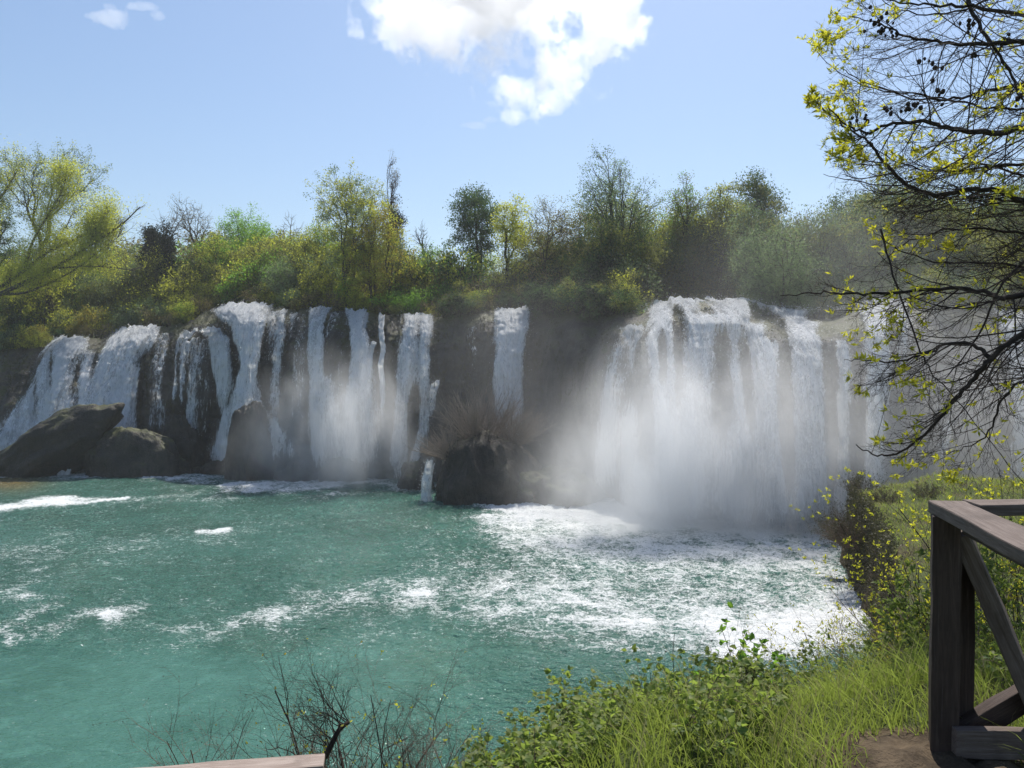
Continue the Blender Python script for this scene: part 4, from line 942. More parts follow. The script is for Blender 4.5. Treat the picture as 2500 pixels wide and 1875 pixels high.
# the ash tree whose boughs hang in from the right
rng = np.random.RandomState(4)
trunk_base = np.array([6.6, 6.6, float(bank_z(6.6, 6.6)) - .3])
ash = thing('ash_tree', 'foreground tree hanging dark branches with tufts of yellow-green leaves in from the right', 'tree', tuple(trunk_base))
tbT, tbB, tips = Tubes(), Tubes(), []
def tr_pt(z): return np.array([6.6 - .12 * (z - 10), 6.6 + .05 * (z - 10), z])
tbT.add([trunk_base, tr_pt(11), tr_pt(13), tr_pt(15), tr_pt(17.5), tr_pt(19)], [.30, .25, .22, .18, .13, .07], 12)
LIMBS = [  # (u, v, d) ..., radius at root
    ([(2640, 60, 6.5), (2400, 20, 6.6), (2300, 12, 6.7), (2200, 8, 6.8), (2110, -15, 6.9)], .030),
    ([(2600, 95, 6.4), (2500, 102, 6.4), (2420, 105, 6.4), (2330, 108, 6.5), (2260, 98, 6.6), (2200, 82, 6.7), (2150, 58, 6.8), (2080, 40, 6.9)], .035),
    ([(2640, 300, 6.4), (2500, 315, 6.2), (2400, 325, 6.1), (2310, 312, 6.2), (2250, 298, 6.3), (2180, 302, 6.3), (2110, 322, 6.4), (2060, 300, 6.5), (2020, 262, 6.5)], .042),
    ([(2640, 520, 6.6), (2500, 490, 6.5), (2440, 468, 6.4), (2380, 462, 6.4), (2260, 472, 6.5), (2190, 430, 6.6), (2140, 370, 6.7), (2100, 330, 6.8), (2035, 290, 6.9), (1985, 240, 7.0)], .042),
    ([(2350, -60, 6.8), (2370, 20, 6.7), (2420, 105, 6.5), (2470, 190, 6.4), (2520, 280, 6.3), (2640, 380, 6.3)], .028),
    ([(2660, 740, 5.8), (2500, 722, 5.7), (2440, 728, 5.7), (2400, 712, 5.8), (2290, 705, 5.9), (2160, 718, 6.0), (2050, 716, 6.1), (1990, 715, 6.2), (1905, 722, 6.3)], .034),
    ([(2700, 700, 5.6), (2500, 812, 5.5), (2422, 873, 5.5), (2368, 933, 5.6), (2330, 978, 5.7), (2270, 1050, 5.8), (2200, 1100, 5.9), (2140, 1112, 6.0), (2090, 1085, 6.1)], .036),
    ([(2422, 873, 5.5), (2385, 848, 5.6), (2330, 835, 5.7), (2270, 860, 5.8), (2200, 880, 5.9), (2110, 880, 6.0), (2060, 878, 6.1)], .022),
    ([(2150, 560, 6.6), (2190, 700, 6.3), (2247, 860, 6.0), (2284, 915, 5.9), (2404, 1065, 5.7), (2510, 1180, 5.6), (2700, 1290, 5.6)], .012),
    ([(2700, 560, 6.0), (2560, 600, 5.9), (2450, 690, 5.8), (2400, 800, 5.8), (2330, 900, 5.9), (2260, 940, 6.0)], .022),
    ([(2700, 190, 7.2), (2560, 200, 7.1), (2440, 215, 7.1), (2330, 240, 7.2), (2230, 240, 7.3), (2120, 205, 7.4), (2050, 165, 7.4)], .030),
    ([(2700, 420, 7.4), (2560, 400, 7.3), (2430, 405, 7.2), (2320, 420, 7.2), (2200, 400, 7.3), (2110, 345, 7.4)], .030),
    ([(2700, 620, 7.0), (2560, 580, 6.9), (2430, 560, 6.9), (2320, 560, 7.0), (2220, 590, 7.1), (2150, 640, 7.2)], .026),
    ([(2700, 880, 6.4), (2560, 900, 6.3), (2460, 960, 6.3), (2420, 1040, 6.4), (2370, 1090, 6.4), (2300, 1110, 6.5)], .024),
    ([(2700, 260, 6.9), (2560, 265, 6.8), (2430, 262, 6.8), (2300, 240, 6.9), (2180, 225, 7.0), (2070, 190, 7.1), (1990, 120, 7.1)], .022),
    ([(2700, 480, 7.6), (2500, 430, 7.5), (2350, 400, 7.4), (2200, 450, 7.3), (2080, 440, 7.2), (2010, 425, 7.2)], .022),
    ([(2700, 700, 7.2), (2540, 660, 7.1), (2400, 640, 7.0), (2280, 640, 7.0), (2180, 600, 7.0), (2130, 560, 7.0)], .022),
    ([(2700, 20, 7.8), (2560, 0, 7.7), (2450, -10, 7.7), (2330, 30, 7.7), (2220, 30, 7.8), (2130, -10, 7.9)], .030),
]
limb_paths = []
for pts, r0 in LIMBS:
    w = np.array([P(u, v, d) for u, v, d in pts]); 
    c = catmull(w, 5); c[1:-1] += rng.normal(size=c[1:-1].shape) * .008
    if pts[0][0] > 2580:                       # joins the trunk
        z = float(np.clip(c[0][2] * .7 + 13 * .3, 11.6, 18)); j = tr_pt(z); mid = (j + c[0]) / 2 + np.array([0, 0, -.15])
        c = np.concatenate([[j, mid], c]); 
    rad = r0 * .8 * (1.0 - .86 * np.linspace(0, 1, len(c)) ** .75); tbT.add(c, rad, 8); limb_paths.append((c, rad, pts))
lim = lambda v: np.interp(v, [0, 60, 120, 180, 250, 340, 440, 500, 560, 640, 700, 760, 880, 1000, 1200], [1985, 1960, 1985, 1995, 1970, 2005, 1990, 2040, 2110, 2110, 1890, 2020, 2030, 2070, 2150])
def limb_twigs(c, rad, k, L, lo=.15, vmid=500):
    seg = np.linalg.norm(np.diff(c, axis=0), axis=1); cum = np.concatenate([[0], np.cumsum(seg)]); tot = cum[-1]
    for j in range(k):
        s = (lo + (1 - lo) * (j + rng.rand()) / k) * tot; i = min(np.searchsorted(cum, s) - 1, len(c) - 2); i = max(i, 0)
        q = c[i] + (c[i + 1] - c[i]) * ((s - cum[i]) / (seg[i] + 1e-9)); d = unit(c[i + 1] - c[i])
        side = unit(np.array([rng.normal() * .5 - .35, rng.normal() * .7, rng.uniform(-1.1, .35)]))
        nd = unit(d * .75 + side * .9)
        for att in range(4):
            tb_, tp_ = Tubes(), []
            sprout(tb_, tp_, q, nd, L * rng.uniform(.6, 1.25) * .68 ** att, min(rad[i] * .45, .0065), 0, rng, kids=(6, 4, 1), ang=(.3, .8), ratio=.48, wig=.075, grav=-.06, curl=.30, n=9, sides=(4, 3, 3, 3), taper=.35)
            ap_ = np.concatenate([x[0] for x in tb_.L]); u_, v_ = UV(ap_); out = (u_ < lim(v_) + 22 * np.sin(v_ * .045)) | (v_ > np.interp(u_, [2000, 2200, 2500], [1130, 1180, 1260]))
            if out.mean() < .04: tbB.L += tb_.L; tips.extend(tp_); break
for (c, rad, pts), k in zip(limb_paths, [14, 30, 40, 46, 16, 40, 40, 18, 10, 26, 30, 30, 30, 28, 22, 20, 20, 16]): limb_twigs(c, rad, k, .95)
# keep the open sky and the fall clear: drop twigs that stray too far out
link('trunk_and_boughs', None, ash) if False else None
inv = -trunk_base
def shifted(tb, name, mat):
    V, F = tb.arrays(); return make_mesh(name, V + inv, F, M[mat])
link('trunk_and_boughs', shifted(tbT, 'boughs', 'bark_dark'), ash)
keepL = []
for p_, r_, n_ in tbB.L:
    u, v = UV(p_); 
    if True: keepL.append((p_, r_, n_))
tbB.L = keepL
link('twigs', shifted(tbB, 'twigs', 'bark_dark'), ash)
tp = [(p, d, l) for p, d, l in tips]; TP = np.array([t[0] for t in tp]); TD = np.array([t[1] for t in tp]); tu, tv = UV(TP)
ok = np.ones(len(tp), bool)
cl = fbm(TP[:, 0] * 1.5, TP[:, 1] * .9, TP[:, 2] * 2.2, 2)
prob = np.where(tv < 640, -.03 + .9 * cl, .0 + .35 * cl)
prob = np.where((tv > 700) & (tu < 2250) & (tv < 1050), .08 + .6 * cl, prob)
prob = np.where((tu < 2080) & (tv < 560), .10 + .7 * cl, prob)
sel = ok & (rng.rand(len(tp)) < prob)
lp_, ld_, ls_ = spike_tuft(TP[sel], TD[sel], rng, (6, 12), (.025, .065))
link('leaf_tufts', leaf_mesh('tufts', M['leaf_lime'], lp_ + inv, ls_, rng, dirs=ld_, width=.30, fold=.05), ash)
# old black seed clusters, each pod its own
sq = []
for u, v, d, k in ((2140, 55, 6.8, 16), (2160, 70, 6.8, 10), (2370, 62, 6.6, 7), (2185, 85, 6.7, 4), (2285, 165, 6.6, 5), (2380, 130, 6.6, 4), (2170, 265, 6.4, 5), (2215, 262, 6.4, 6), (2240, 260, 6.4, 4), (2080, 300, 6.5, 5), (2110, 295, 6.5, 5), (2300, 235, 6.4, 5), (2490, 235, 6.2, 4), (2260, 150, 6.6, 3), (2450, 100, 6.4, 4)):
    c = P(u, v, d); 
    for i in range(k): sq.append((c + rng.normal(size=3) * .022 * math.sqrt(k / 3), rng.uniform(.010, .020)))
def blobs(items, res=(5, 7)):
    Vs, Fs = [], []; th = np.linspace(0, math.pi, res[0]); ph = np.linspace(0, 2 * math.pi, res[1], endpoint=False); T, Q = np.meshgrid(th, ph, indexing='ij')
    b = np.stack([np.sin(T) * np.cos(Q), np.sin(T) * np.sin(Q), np.cos(T) * 1.15], -1).reshape(-1, 3); f = grid_faces(res[0], res[1], True)
    for i, (c, r) in enumerate(items): Vs.append(b * r * (1 + .12 * rng.normal(size=(len(b), 1))) + c); Fs.append(f + i * len(b))
    return np.concatenate(Vs), np.concatenate(Fs)
for i, (c, r_) in enumerate(sq):
    V, F = blobs([(c + inv, r_)]); link('seed_pod', make_mesh('seed_pod', V, F, M['bark_dark']), ash)

# ------------------------------------------------------------------ wooden fences
def wood_mat(name, c1, c2, c3):
    n = NT(name); o = n.obj(); r = n.rnd()
    q = n.vmath('ADD', n.scl(o, (1.0, 14, 14)), None) if False else n.scl(o, (1.2, 16, 16))
    qq = n.vmath('ADD', q, n.vmath('SCALE', (7.0, 3.0, 5.0), None, scale=r))
    g = n.noise(qq, 3.2, 6, .65, 1.2); g2 = n.noise(n.scl(qq, (.7, 3, 3)), 4, 4, .7, .5); b = n.noise(o, 5, 4, .6)
    col = n.mix(n.mapr(g, .3, .7), c1, c2); col = n.mix(n.mapr(g2, .58, .74), col, c3); col = n.mix(n.mapr(b, .45, .75, 0, .6), col, tuple(x * .55 for x in c1))
    cr = n.mapr(g2, .30, .40, 1, 0); col = n.mix(n.math('MULTIPLY', cr, .6), col, (.02, .016, .013))
    h = n.math('ADD', g, n.math('MULTIPLY', g2, .8))
    return n.surf(n.bsdf(col, .72, .35, n.bump(h, .6, .006)))
M['wood'] = wood_mat('weathered_wood', (.09, .062, .050), (.17, .130, .112), (.26, .22, .20))
M['wood_dark'] = wood_mat('dark_stained_wood', (.040, .024, .018), (.075, .048, .038), (.14, .11, .10))
M['wood_light'] = wood_mat('worn_pale_wood', (.22, .165, .135), (.36, .29, .25), (.45, .40, .36))
import bmesh
def beam(name, p0, p1, w, h, mat, parent, roll=0.0, up=(0, 0, 1), seed=0, bev=.006):
    """squared timber from p0 to p1 (world), local X along it, w across, h along up"""
    p0 = Vector(p0); p1 = Vector(p1); x = (p1 - p0); L = x.length; x.normalize()
    z = Vector(up); y = z.cross(x).normalized(); z = x.cross(y).normalized()
    Mx = Matrix((x, y, z)).transposed().to_4x4()
    bm = bmesh.new(); bmesh.ops.create_cube(bm, size=1.0)
    for v in bm.verts: v.co = Vector((v.co.x * L, v.co.y * w, v.co.z * h))
    bmesh.ops.bevel(bm, geom=bm.edges[:], offset=bev, segments=2, profile=.6, affect='EDGES')
    long = [e for e in bm.edges if abs(e.verts[0].co.x - e.verts[1].co.x) > L * .5]
    bmesh.ops.subdivide_edges(bm, edges=long, cuts=22, use_grid_fill=True)
    bm.verts.ensure_lookup_table()
    co = np.array([v.co for v in bm.verts]); nn = .0045
    dy = fbm(co[:, 0] * 5 + seed, co[:, 1] * 8, co[:, 2] * 8 + seed, 3) * nn * 1.6; dz = fbm(co[:, 0] * 5, co[:, 1] * 8 + seed, co[:, 2] * 8, 3) * nn * 1.6
    bow = .006 * np.sin(co[:, 0] / L * 3.1 + seed)
    for v, a, b, c in zip(bm.verts, dy, dz, bow): v.co.y += a + c; v.co.z += b
    me = bpy.data.meshes.new(name); bm.to_mesh(me); bm.free(); me.materials.append(M[mat])
    for p in me.polygons: p.use_smooth = False
    o = bpy.data.objects.new(name, me); C.objects.link(o)
    Mw = Matrix.Translation((p0 + p1) / 2) @ Mx @ Matrix.Rotation(roll, 4, 'X')
    if parent is not None:
        o.parent = parent; o.matrix_local = Matrix.Translation(-Vector(parent.location)) @ Mw
    else: o.matrix_world = Mw
    return o
gz = float(bank_z(1.8, 3.2))
fence = thing('wooden_fence', 'dark weathered timber fence with diagonal braces at the lower right corner', 'fence', (1.82, 3.2, gz))
V3 = lambda u, v, d: Vector([float(c) for c in P(u, v, d)])
def vtop(p): return Vector((p[0], p[1], gz - .5))
pc = V3(2306, 1256, 3.22)
beam('post', (pc.x, pc.y, gz - .6), (pc.x, pc.y, pc.z - .002), .105, .105, 'wood_dark', fence, up=(math.sin(.42), math.cos(.42), 0), seed=1)
p2 = V3(2346, 1390, 3.29)
beam('post', (p2.x, p2.y, gz - .6), (p2.x, p2.y, p2.z + .2), .045, .10, 'wood_dark', fence, up=(1, 0, 0), seed=2)
# near run, flat top plank coming towards the path
a0 = V3(2322, 1243, 3.20); a1 = Vector((a0.x - .34 , a0.y - 1.65, a0.z)); ad = (a1 - a0).normalized()
beam('top_rail', a0 - ad * .07, a1, .150, .052, 'wood', fence, seed=3)
beam('under_rail', a0 + ad * .10 + Vector((.03, 0, -.056)), a1 + Vector((.03, 0, -.056)), .05, .055, 'wood_dark', fence, seed=9)
# far run along the bank
b0 = V3(2372, 1240, 3.30); b1 = b0 + Vector((2.6, .10, .0))
beam('top_rail', b0, b1, .130, .050, 'wood', fence, seed=4)
e0 = V3(2328, 1811, 3.14); e1 = V3(2328, 1811, 3.14) + Vector((2.2, -.10, .005))
beam('bottom_rail', e0, e1, .045, .118, 'wood', fence, seed=5)
c0 = V3(2340, 1300, 3.22); c1 = V3(2560, 1790, 3.16)
beam('brace', c0, c1, .07, .115, 'wood', fence, up=(0, 1, 0.0), seed=6, roll=.5)
d0 = V3(2345, 1790, 3.24); d1 = V3(2700, 1590, 3.24)
beam('brace', d0, d1, .06, .10, 'wood_dark', fence, seed=7)
for x in (4.1, ): beam('post', (x, 3.42, gz - .6), (x, 3.42, b0.z - .03), .10, .10, 'wood_dark', fence, seed=8)
beam('post', (a1.x, a1.y, gz - .6), (a1.x, a1.y, a1.z - .03), .10, .10, 'wood_dark', fence, seed=12)
# the lower fence, only the end of its top rail rises into view
r0 = V3(792, 1862, 3.75); r1 = r0 + (V3(400, 1893, 3.62) - r0) * 3.4
lowf = thing('lower_fence', 'pale worn end of a timber rail at the bottom edge, left of centre', 'fence', (r0.x - .3, r0.y, float(bank_z(r0.x, r0.y))))
beam('top_rail', r1, r0, .13, .036, 'wood_light', lowf, seed=15)
beam('under_rail', r1 + Vector((0, .0, -.05)), r0 + Vector((-.012, .0, -.05)), .07, .06, 'twig_red', lowf, seed=16)
for f in (.12, .8):
    q = r0.lerp(r1, f); beam('post', (q.x, q.y + .0, float(bank_z(q.x, q.y)) - .5), (q.x, q.y, q.z - .08), .08, .08, 'wood', lowf, seed=17)
# ------------------------------------------------------------------ bank plants
rng = np.random.RandomState(21)
def bz(x, y): return bank_z(np.asarray(x, float), np.asarray(y, float))
def blades(n, xr, yr, hr, mat, dens, name='grass', wr=(.003, .006), lean=.5, tint=None):
    x = rng.uniform(xr[0], xr[1], n * 3); y = rng.uniform(yr[0], yr[1], n * 3)
    k = rng.rand(n * 3) < dens(x, y); x = x[k][:n]; y = y[k][:n]; n = len(x)
    z = bz(x, y); p = np.stack([x, y, z], -1)
    h = rng.uniform(hr[0], hr[1], n) * (.7 + .5 * sstep(-.3, .3, fbm(x * 1.2, y * 1.2, 3, 2))); w = rng.uniform(wr[0], wr[1], n) * 1.0
    a = rng.rand(n) * 6.283; bd = np.stack([np.cos(a), np.sin(a), 0 * a], -1) ; bd += np.array([-.35, -.1, 0]); ln = h * rng.uniform(.15, lean * 1.6, n)
    sd = unit(np.stack([-np.sin(a + 1.3), np.cos(a + 1.3), 0 * a], -1))
    rows = []
    for t in (0, .35, .7, 1.0):
        c = p + np.stack([0 * h, 0 * h, h * (t - .28 * t ** 3 * (ln / h))], -1) + bd * (ln * t ** 2.2)[:, None]
        ww = (w * (1 - .85 * t ** 1.5))[:, None] * sd
        rows += [c - ww, c + ww]
    V = np.stack(rows, 1).reshape(-1, 3); b = (np.arange(n) * 8)[:, None, None]
    F = (np.array([(0, 1, 3, 2), (2, 3, 5, 4), (4, 5, 7, 6)])[None] + b).reshape(-1, 4)
    t = np.repeat(rng.rand(n), 8)
    return stuff(link(name, make_mesh(name, V, F, M[mat], smooth=True, attrs={'tint': t})))
gd = lambda x, y: np.clip(1 - 1.25 * bare_at(x, y), 0, 1) * sstep(.35, 1.2, x + .5 * np.clip(3.9 - y, 0, 1)) * sstep(9.5, 5, y)
blades(26000, (.2, 4.2), (2.9, 8.2), (.09, .25), 'grass', gd, 'tall_grass', (.0016, .0036), .9)
blades(4200, (.3, 4.0), (2.9, 7.5), (.18, .38), 'grass', gd, 'tall_grass', (.0022, .004), .55)
blades(2200, (.3, 4.0), (2.9, 7.5), (.25, .48), 'grass_dry', gd, 'dry_grass', (.0016, .003), .5)
blades(9000, (2.5, 12), (6, 18), (.2, .5), 'grass', lambda x, y: .9 * sstep(0, 1, shore_dist(x, y)) , 'bank_grass', (.006, .012), .8)
kd = lambda x, y: sstep(.2, 1.0, shore_dist(x, y)) * (.35 + .65 * sstep(-.2, .2, fbm(x * .4, y * .4, 2, 2)))
blades(8000, (15, 34), (30, 50), (.12, .36), 'grass', kd, 'knoll_grass', (.014, .028), .9)
blades(7000, (15, 34), (30, 50), (.2, .5), 'grass_dry', kd, 'knoll_dry_grass', (.012, .022), .9)

def shrub(name, label, base, stems, L, r, kids, seed, mat='twig_red', leaf=None, leafn=(5, 9), lsize=(.03, .05), prob=.9, spread=.8, ratio=.55, wig=.12, grav=.0, curl=.06, ang=(.4, .9), n=8, cat='shrub', up=1.0, lean=(0, 0), ovat=False, width=.45, along=0, buds=0, group=None, leafmat='leaf_lime', minlvl=1):
    rg = np.random.RandomState(seed); base = np.array(base, float)
    root = thing(name, label, cat, tuple(base), group); tb = Tubes(); tips = []
    for i in range(stems):
        a = rg.rand() * 6.283; s = rg.rand() ** .5 * spread; d = np.array([math.cos(a) * s + lean[0], math.sin(a) * s + lean[1], up])
        off = np.array([math.cos(a), math.sin(a), 0]) * .12 * L * rg.rand()
        sprout(tb, tips, off - np.array([0, 0, .08]), d, L * rg.uniform(.65, 1.1), r * rg.uniform(.6, 1.1), 0, rg, kids, ang, ratio, wig, grav, curl, n, (4, 3, 3, 3))
    link('stems', tb.mesh('stems', M[mat]), root)
    tp = [t for t in tips if t[2] >= minlvl and rg.rand() < prob]
    if leaf and tp:
        TP = np.array([t[0] for t in tp]); TD = np.array([t[1] for t in tp])
        p_, d_, s_ = spike_tuft(TP, TD, rg, leafn, lsize)
        if along:
            L2 = [q for q in tb.L if q[2] <= 4]; idx = rg.randint(len(L2), size=along); fr = rg.rand(along)
            ap = np.array([L2[i][0][int(f * (len(L2[i][0]) - 1))] for i, f in zip(idx, fr)]); ap = ap + rg.normal(size=ap.shape) * .006
            ad = unit(rg.normal(size=ap.shape) + np.array([0, 0, .3])); p_ = np.concatenate([p_, ap]); d_ = np.concatenate([d_, ad]); s_ = np.concatenate([s_, rg.uniform(lsize[0], lsize[1], along)])
        if ovat: link('leaves', ovate('leaves', leaf, p_, s_, d_, rg, width=width), root)
        else: link('leaves', leaf_mesh('leaves', M[leaf], p_, s_, rg, dirs=d_, width=width, fold=.06), root)
    if buds:
        V, F = blobs([(t[0], buds * rg.uniform(.7, 1.3)) for t in tips if rg.rand() < .3], (3, 4)); stuff(link('buds', make_mesh('buds', V, F, M['twig_red']), root))
    return root
def gp(u, v_d, dz=0):
    d = v_d; x = (u - 1250) / FPX * d; return (x, d, float(bz(x, d)) + dz)
# bare shrubs along the lower edge
shrub('bare_shrub', 'small leafless shrub with budded forks just above the pale fence rail', gp(545, 4.9, -.1), 10, 1.35, .011, (6, 4, 2), 31, 'twig_red', buds=.004, spread=.5, curl=.05)
shrub('bare_shrub', 'low tangle of reddish bare twigs left of the thick dark stem', gp(700, 5.2, -.1), 13, 1.25, .011, (7, 5, 2), 32, 'bark_dark', wig=.2, ang=(.5, 1.1), buds=.003, spread=.9, curl=.05)
shrub('bare_shrub', 'large leafless shrub of fine upright twigs at the bottom centre left', gp(860, 5.6, -.15), 13, 1.75, .014, (8, 6, 3), 33, 'bark_dark', wig=.2, ang=(.5, 1.1), leaf='leaf_gold', prob=.05, leafn=(2, 4), lsize=(.015, .03), buds=.0035, spread=.62, curl=.04)
shrub('bare_shrub', 'leafless shrub with few yellow leaflets right of the thick dark stem', gp(930, 5.0, -.1), 14, 1.25, .009, (6, 4, 2), 34, 'twig_red', leaf='leaf_lime', prob=.12, leafn=(2, 4), lsize=(.02, .035), buds=.0035, spread=.7)
shrub('bare_shrub', 'thin whips of bare twigs left of the bramble thicket', gp(1130, 5.3, -.1), 10, 1.05, .008, (6, 4, 1), 35, 'twig_red', wig=.16, buds=.003, spread=.6)
shrub('bare_shrub', 'sparse bare twigs at the lower edge far left of the rail end', gp(430, 4.6, -.1), 6, .85, .005, (4, 3, 1), 36, 'twig_red', buds=.003, spread=.8)
tb = Tubes(); sb = P(770, 1960, 5.0)
st = thing('thick_stem', 'thick dark crooked stem rising among the bare twigs above the rail end', 'shrub', tuple(float(c) for c in sb))
cc = catmull([P(u, v, d) - sb for u, v, d in ((770, 1960, 5.0), (772, 1880, 5.0), (795, 1845, 5.0), (812, 1812, 5.05), (828, 1782, 5.1), (852, 1762, 5.15))], 5)
tb.add(cc, np.linspace(.024, .014, len(cc)), 8); tips = []
for i in range(14):
    a = cc[rng.randint(len(cc) // 2, len(cc))]; sprout(tb, tips, a, (rng.uniform(-1, .3), rng.normal() * .3, rng.uniform(.2, .9)), rng.uniform(.25, .5), .004, 0, rng, (4, 3), (.4, .9), .6, .14, 0, .06, 7)
link('stem', tb.mesh('stem', M['bark_dark']), st)

# yellow-green budding shrubs on the right bank
shrub('budding_shrub', 'shrub tipped with bright yellow-green rosettes left of the fence post', gp(2340, 6.2, -.2), 34, 1.60, .009, (6, 4, 1), 41, 'twig_red', leaf='leaf_lime', leafn=(4, 7), lsize=(.016, .032), prob=.6, spread=.6, lean=(-.22, .1), curl=.05, ratio=.42)
shrub('budding_shrub', 'brown thicket with sparse yellow leaflets below the rosette tipped shrub', gp(2150, 7.0, -.2), 34, 1.35, .008, (6, 4, 2), 42, 'bark_dark', leaf='leaf_lime', leafn=(3, 6), lsize=(.015, .032), prob=.35, spread=1.0, lean=(-.25, 0), curl=.03, ratio=.5)
shrub('bare_shrub', 'leafless brown scrub reaching out over the white foam', gp(1950, 7.4, -.3), 22, 1.05, .007, (6, 4, 2), 43, 'twig_red', buds=.004, spread=1.1, lean=(-.3, 0), curl=.03)
shrub('budding_shrub', 'yellow-green shrub behind the top rail at the right edge', gp(2590, 7.2, -.2), 28, 2.45, .013, (7, 5, 2), 44, 'bark_dark', leaf='leaf_lime', leafn=(6, 10), lsize=(.02, .04), prob=.7, spread=.6, curl=.05, ratio=.42)
shrub('budding_shrub', 'twiggy shrub seen through the fence between post and brace', gp(2440, 6.0, -.2), 24, 1.15, .008, (6, 4, 2), 45, 'bark_grey', leaf='leaf_bramble', leafn=(3, 6), lsize=(.03, .055), prob=.6, spread=.9, curl=.02, along=500, ovat=True)
shrub('budding_shrub', 'leafy scrub behind the lower brace at the right edge', gp(2560, 5.0, -.2), 22, 1.1, .007, (5, 4, 2), 46, 'bark_dark', leaf='leaf_bramble', leafn=(3, 6), lsize=(.03, .055), prob=.8, spread=.9, curl=.02, along=500, ovat=True)
shrub('fallen_stems', 'pale dead stems lying across behind the fence post', gp(2420, 5.4, .0), 12, 1.0, .008, (2, 1), 47, 'bark_grey', spread=1.6, up=.5, grav=-.03, curl=0)
# bramble thicket
def bramble(label, base, n, L, seed, leaf='leaf_bramble', lean=(0, 0), spread=1.3, lsz=(.020, .046), per=22):
    rg = np.random.RandomState(seed); base = np.array(base, float); root = thing('bramble', label, 'bramble', tuple(base), 'brambles on the bank'); tb = Tubes(); tips = []
    lp, ld = [], []
    for i in range(n):
        a = rg.rand() * 6.283; s = rg.rand() ** .5 * spread; off = np.array([math.cos(a) * s * .5, math.sin(a) * s * .4, 0]); 
        gzz = float(bz(base[0] + off[0], base[1] + off[1])) - base[2]; off[2] = gzz - .05
        sprout(tb, tips, off, (math.cos(a) * s * .6 + lean[0], math.sin(a) * s * .6 + lean[1], 1.0), L * rg.uniform(.6, 1.15), .0035, 0, rg, (3, 2), (.5, 1.1), .5, .12, -.09, -.12, 7, (3, 3, 3))
    for p, r, k in tb.L:
        m = max(2, int(np.linalg.norm(p[-1] - p[0]) * per)); f = rg.uniform(.25, 1, m) * (len(p) - 1); i = np.minimum(f.astype(int), len(p) - 2)
        q = p[i] + (p[i + 1] - p[i]) * (f - i)[:, None]; t = unit(p[i + 1] - p[i])
        sd = unit(rg.normal(size=q.shape) + np.array([0, 0, .2]) + t * .5)
        tipq = q + sd * .03
        for w in (-.9, 0, .9):
            o = unit(np.cross(sd, rg.normal(size=q.shape) * .2 + np.array([0, 0, 1.0]))); lp.append(tipq); ld.append(unit(sd + o * w + np.array([0, 0, -.1])))
    lp = np.concatenate(lp); ld = np.concatenate(ld)
    stuff(link('canes', tb.mesh('canes', M['twig_red']), root))
    link('leaves', ovate('leaves', leaf, lp, rg.uniform(lsz[0], lsz[1], len(lp)), ld, rg, width=.72), root)
    return root
for i, (u, d, n, L, lab) in enumerate(((1320, 4.3, 60, .52, 'dense bramble patch at the lower edge, left end of the thicket'), (1450, 4.5, 80, .56, 'bramble heap with dull green leaves left of the tall grass'), (1580, 4.1, 50, .40, 'low brambles in front of the vine covered stump of growth'),
                    (1600, 4.8, 70, .56, 'bramble arching up behind the thicket, edged by bare twigs'), (1230, 4.1, 30, .42, 'outermost straggling bramble shoots over the green water'), (1470, 3.5, 34, .34, 'low bramble leaves at the very bottom edge between thicket and grass'), (1700, 4.9, 20, .4, 'brambles mixed into the grass under the leafy vine'), (2010, 6.6, 40, .7, 'shaded brambles at the foot of the rosette tipped shrub'), (2200, 5.6, 30, .6, 'dusty bramble leaves left of the post foot'), (2450, 4.4, 26, .5, 'brambles under the lower brace of the fence'))):
    b_ = gp(u, d, 0); bramble(lab, b_, n, L, 60 + i, lean=(-.1, 0) if u < 1700 else (0, 0))
# leafy vine on a bush
bramble('tall leafy vine bush with heart shaped leaves standing above the grass edge', gp(1800, 5.4, 0), 56, .64, 81, leaf='leaf_bramble', spread=.24, lsz=(.028, .052), per=26)
shrub('vine', 'two slender leafy shoots rising highest above the vine bush', gp(1845, 5.4, .1), 4, .78, .006, (3, 2), 82, 'bark_dark', leaf='leaf_bright', leafn=(3, 5), lsize=(.035, .06), prob=1, spread=.25, ovat=True, width=.8, cat='vine', minlvl=0)
shrub('bare_shrub', 'dark bare budded twigs left of the leafy vine', gp(1690, 5.9, -.1), 10, 1.1, .006, (4, 2, 1), 83, 'bark_dark', buds=.005, spread=.5)
shrub('bare_shrub', 'fine bare twigs right of the leafy vine', gp(1930, 6.2, -.1), 8, .8, .005, (4, 3, 1), 84, 'bark_dark', buds=.004, spread=.6)

# leafless shrub crowning the mound in the pool
mt = P(1175, 1078, 73.0)
def fan_shrub(label, c, n, L, seed, spread, mat='twig_pale', r=.05, lean=(0, 0), kids=(8, 4), **k): return shrub('bare_shrub', label, c, n, L, r, kids, seed, mat, spread=spread, lean=lean, curl=.02, ratio=.42, ang=(.25, .6), wig=.07, **k)
fan_shrub('grey leafless shrub fanning out on top of the dark mound amid the falls', (mt[0], 72.2, mt[2] - .8), 90, 6.2, 91, 1.15)
fan_shrub('drooping leafless shrub on the left flank of the dark mound', tuple(P(1105, 1125, 70.5)), 50, 3.6, 92, 1.3, lean=(-.9, -.1))
fan_shrub('leafless shrub on the right flank of the dark mound', tuple(P(1250, 1095, 71.5)), 50, 4.4, 93, 1.0, lean=(.4, 0))
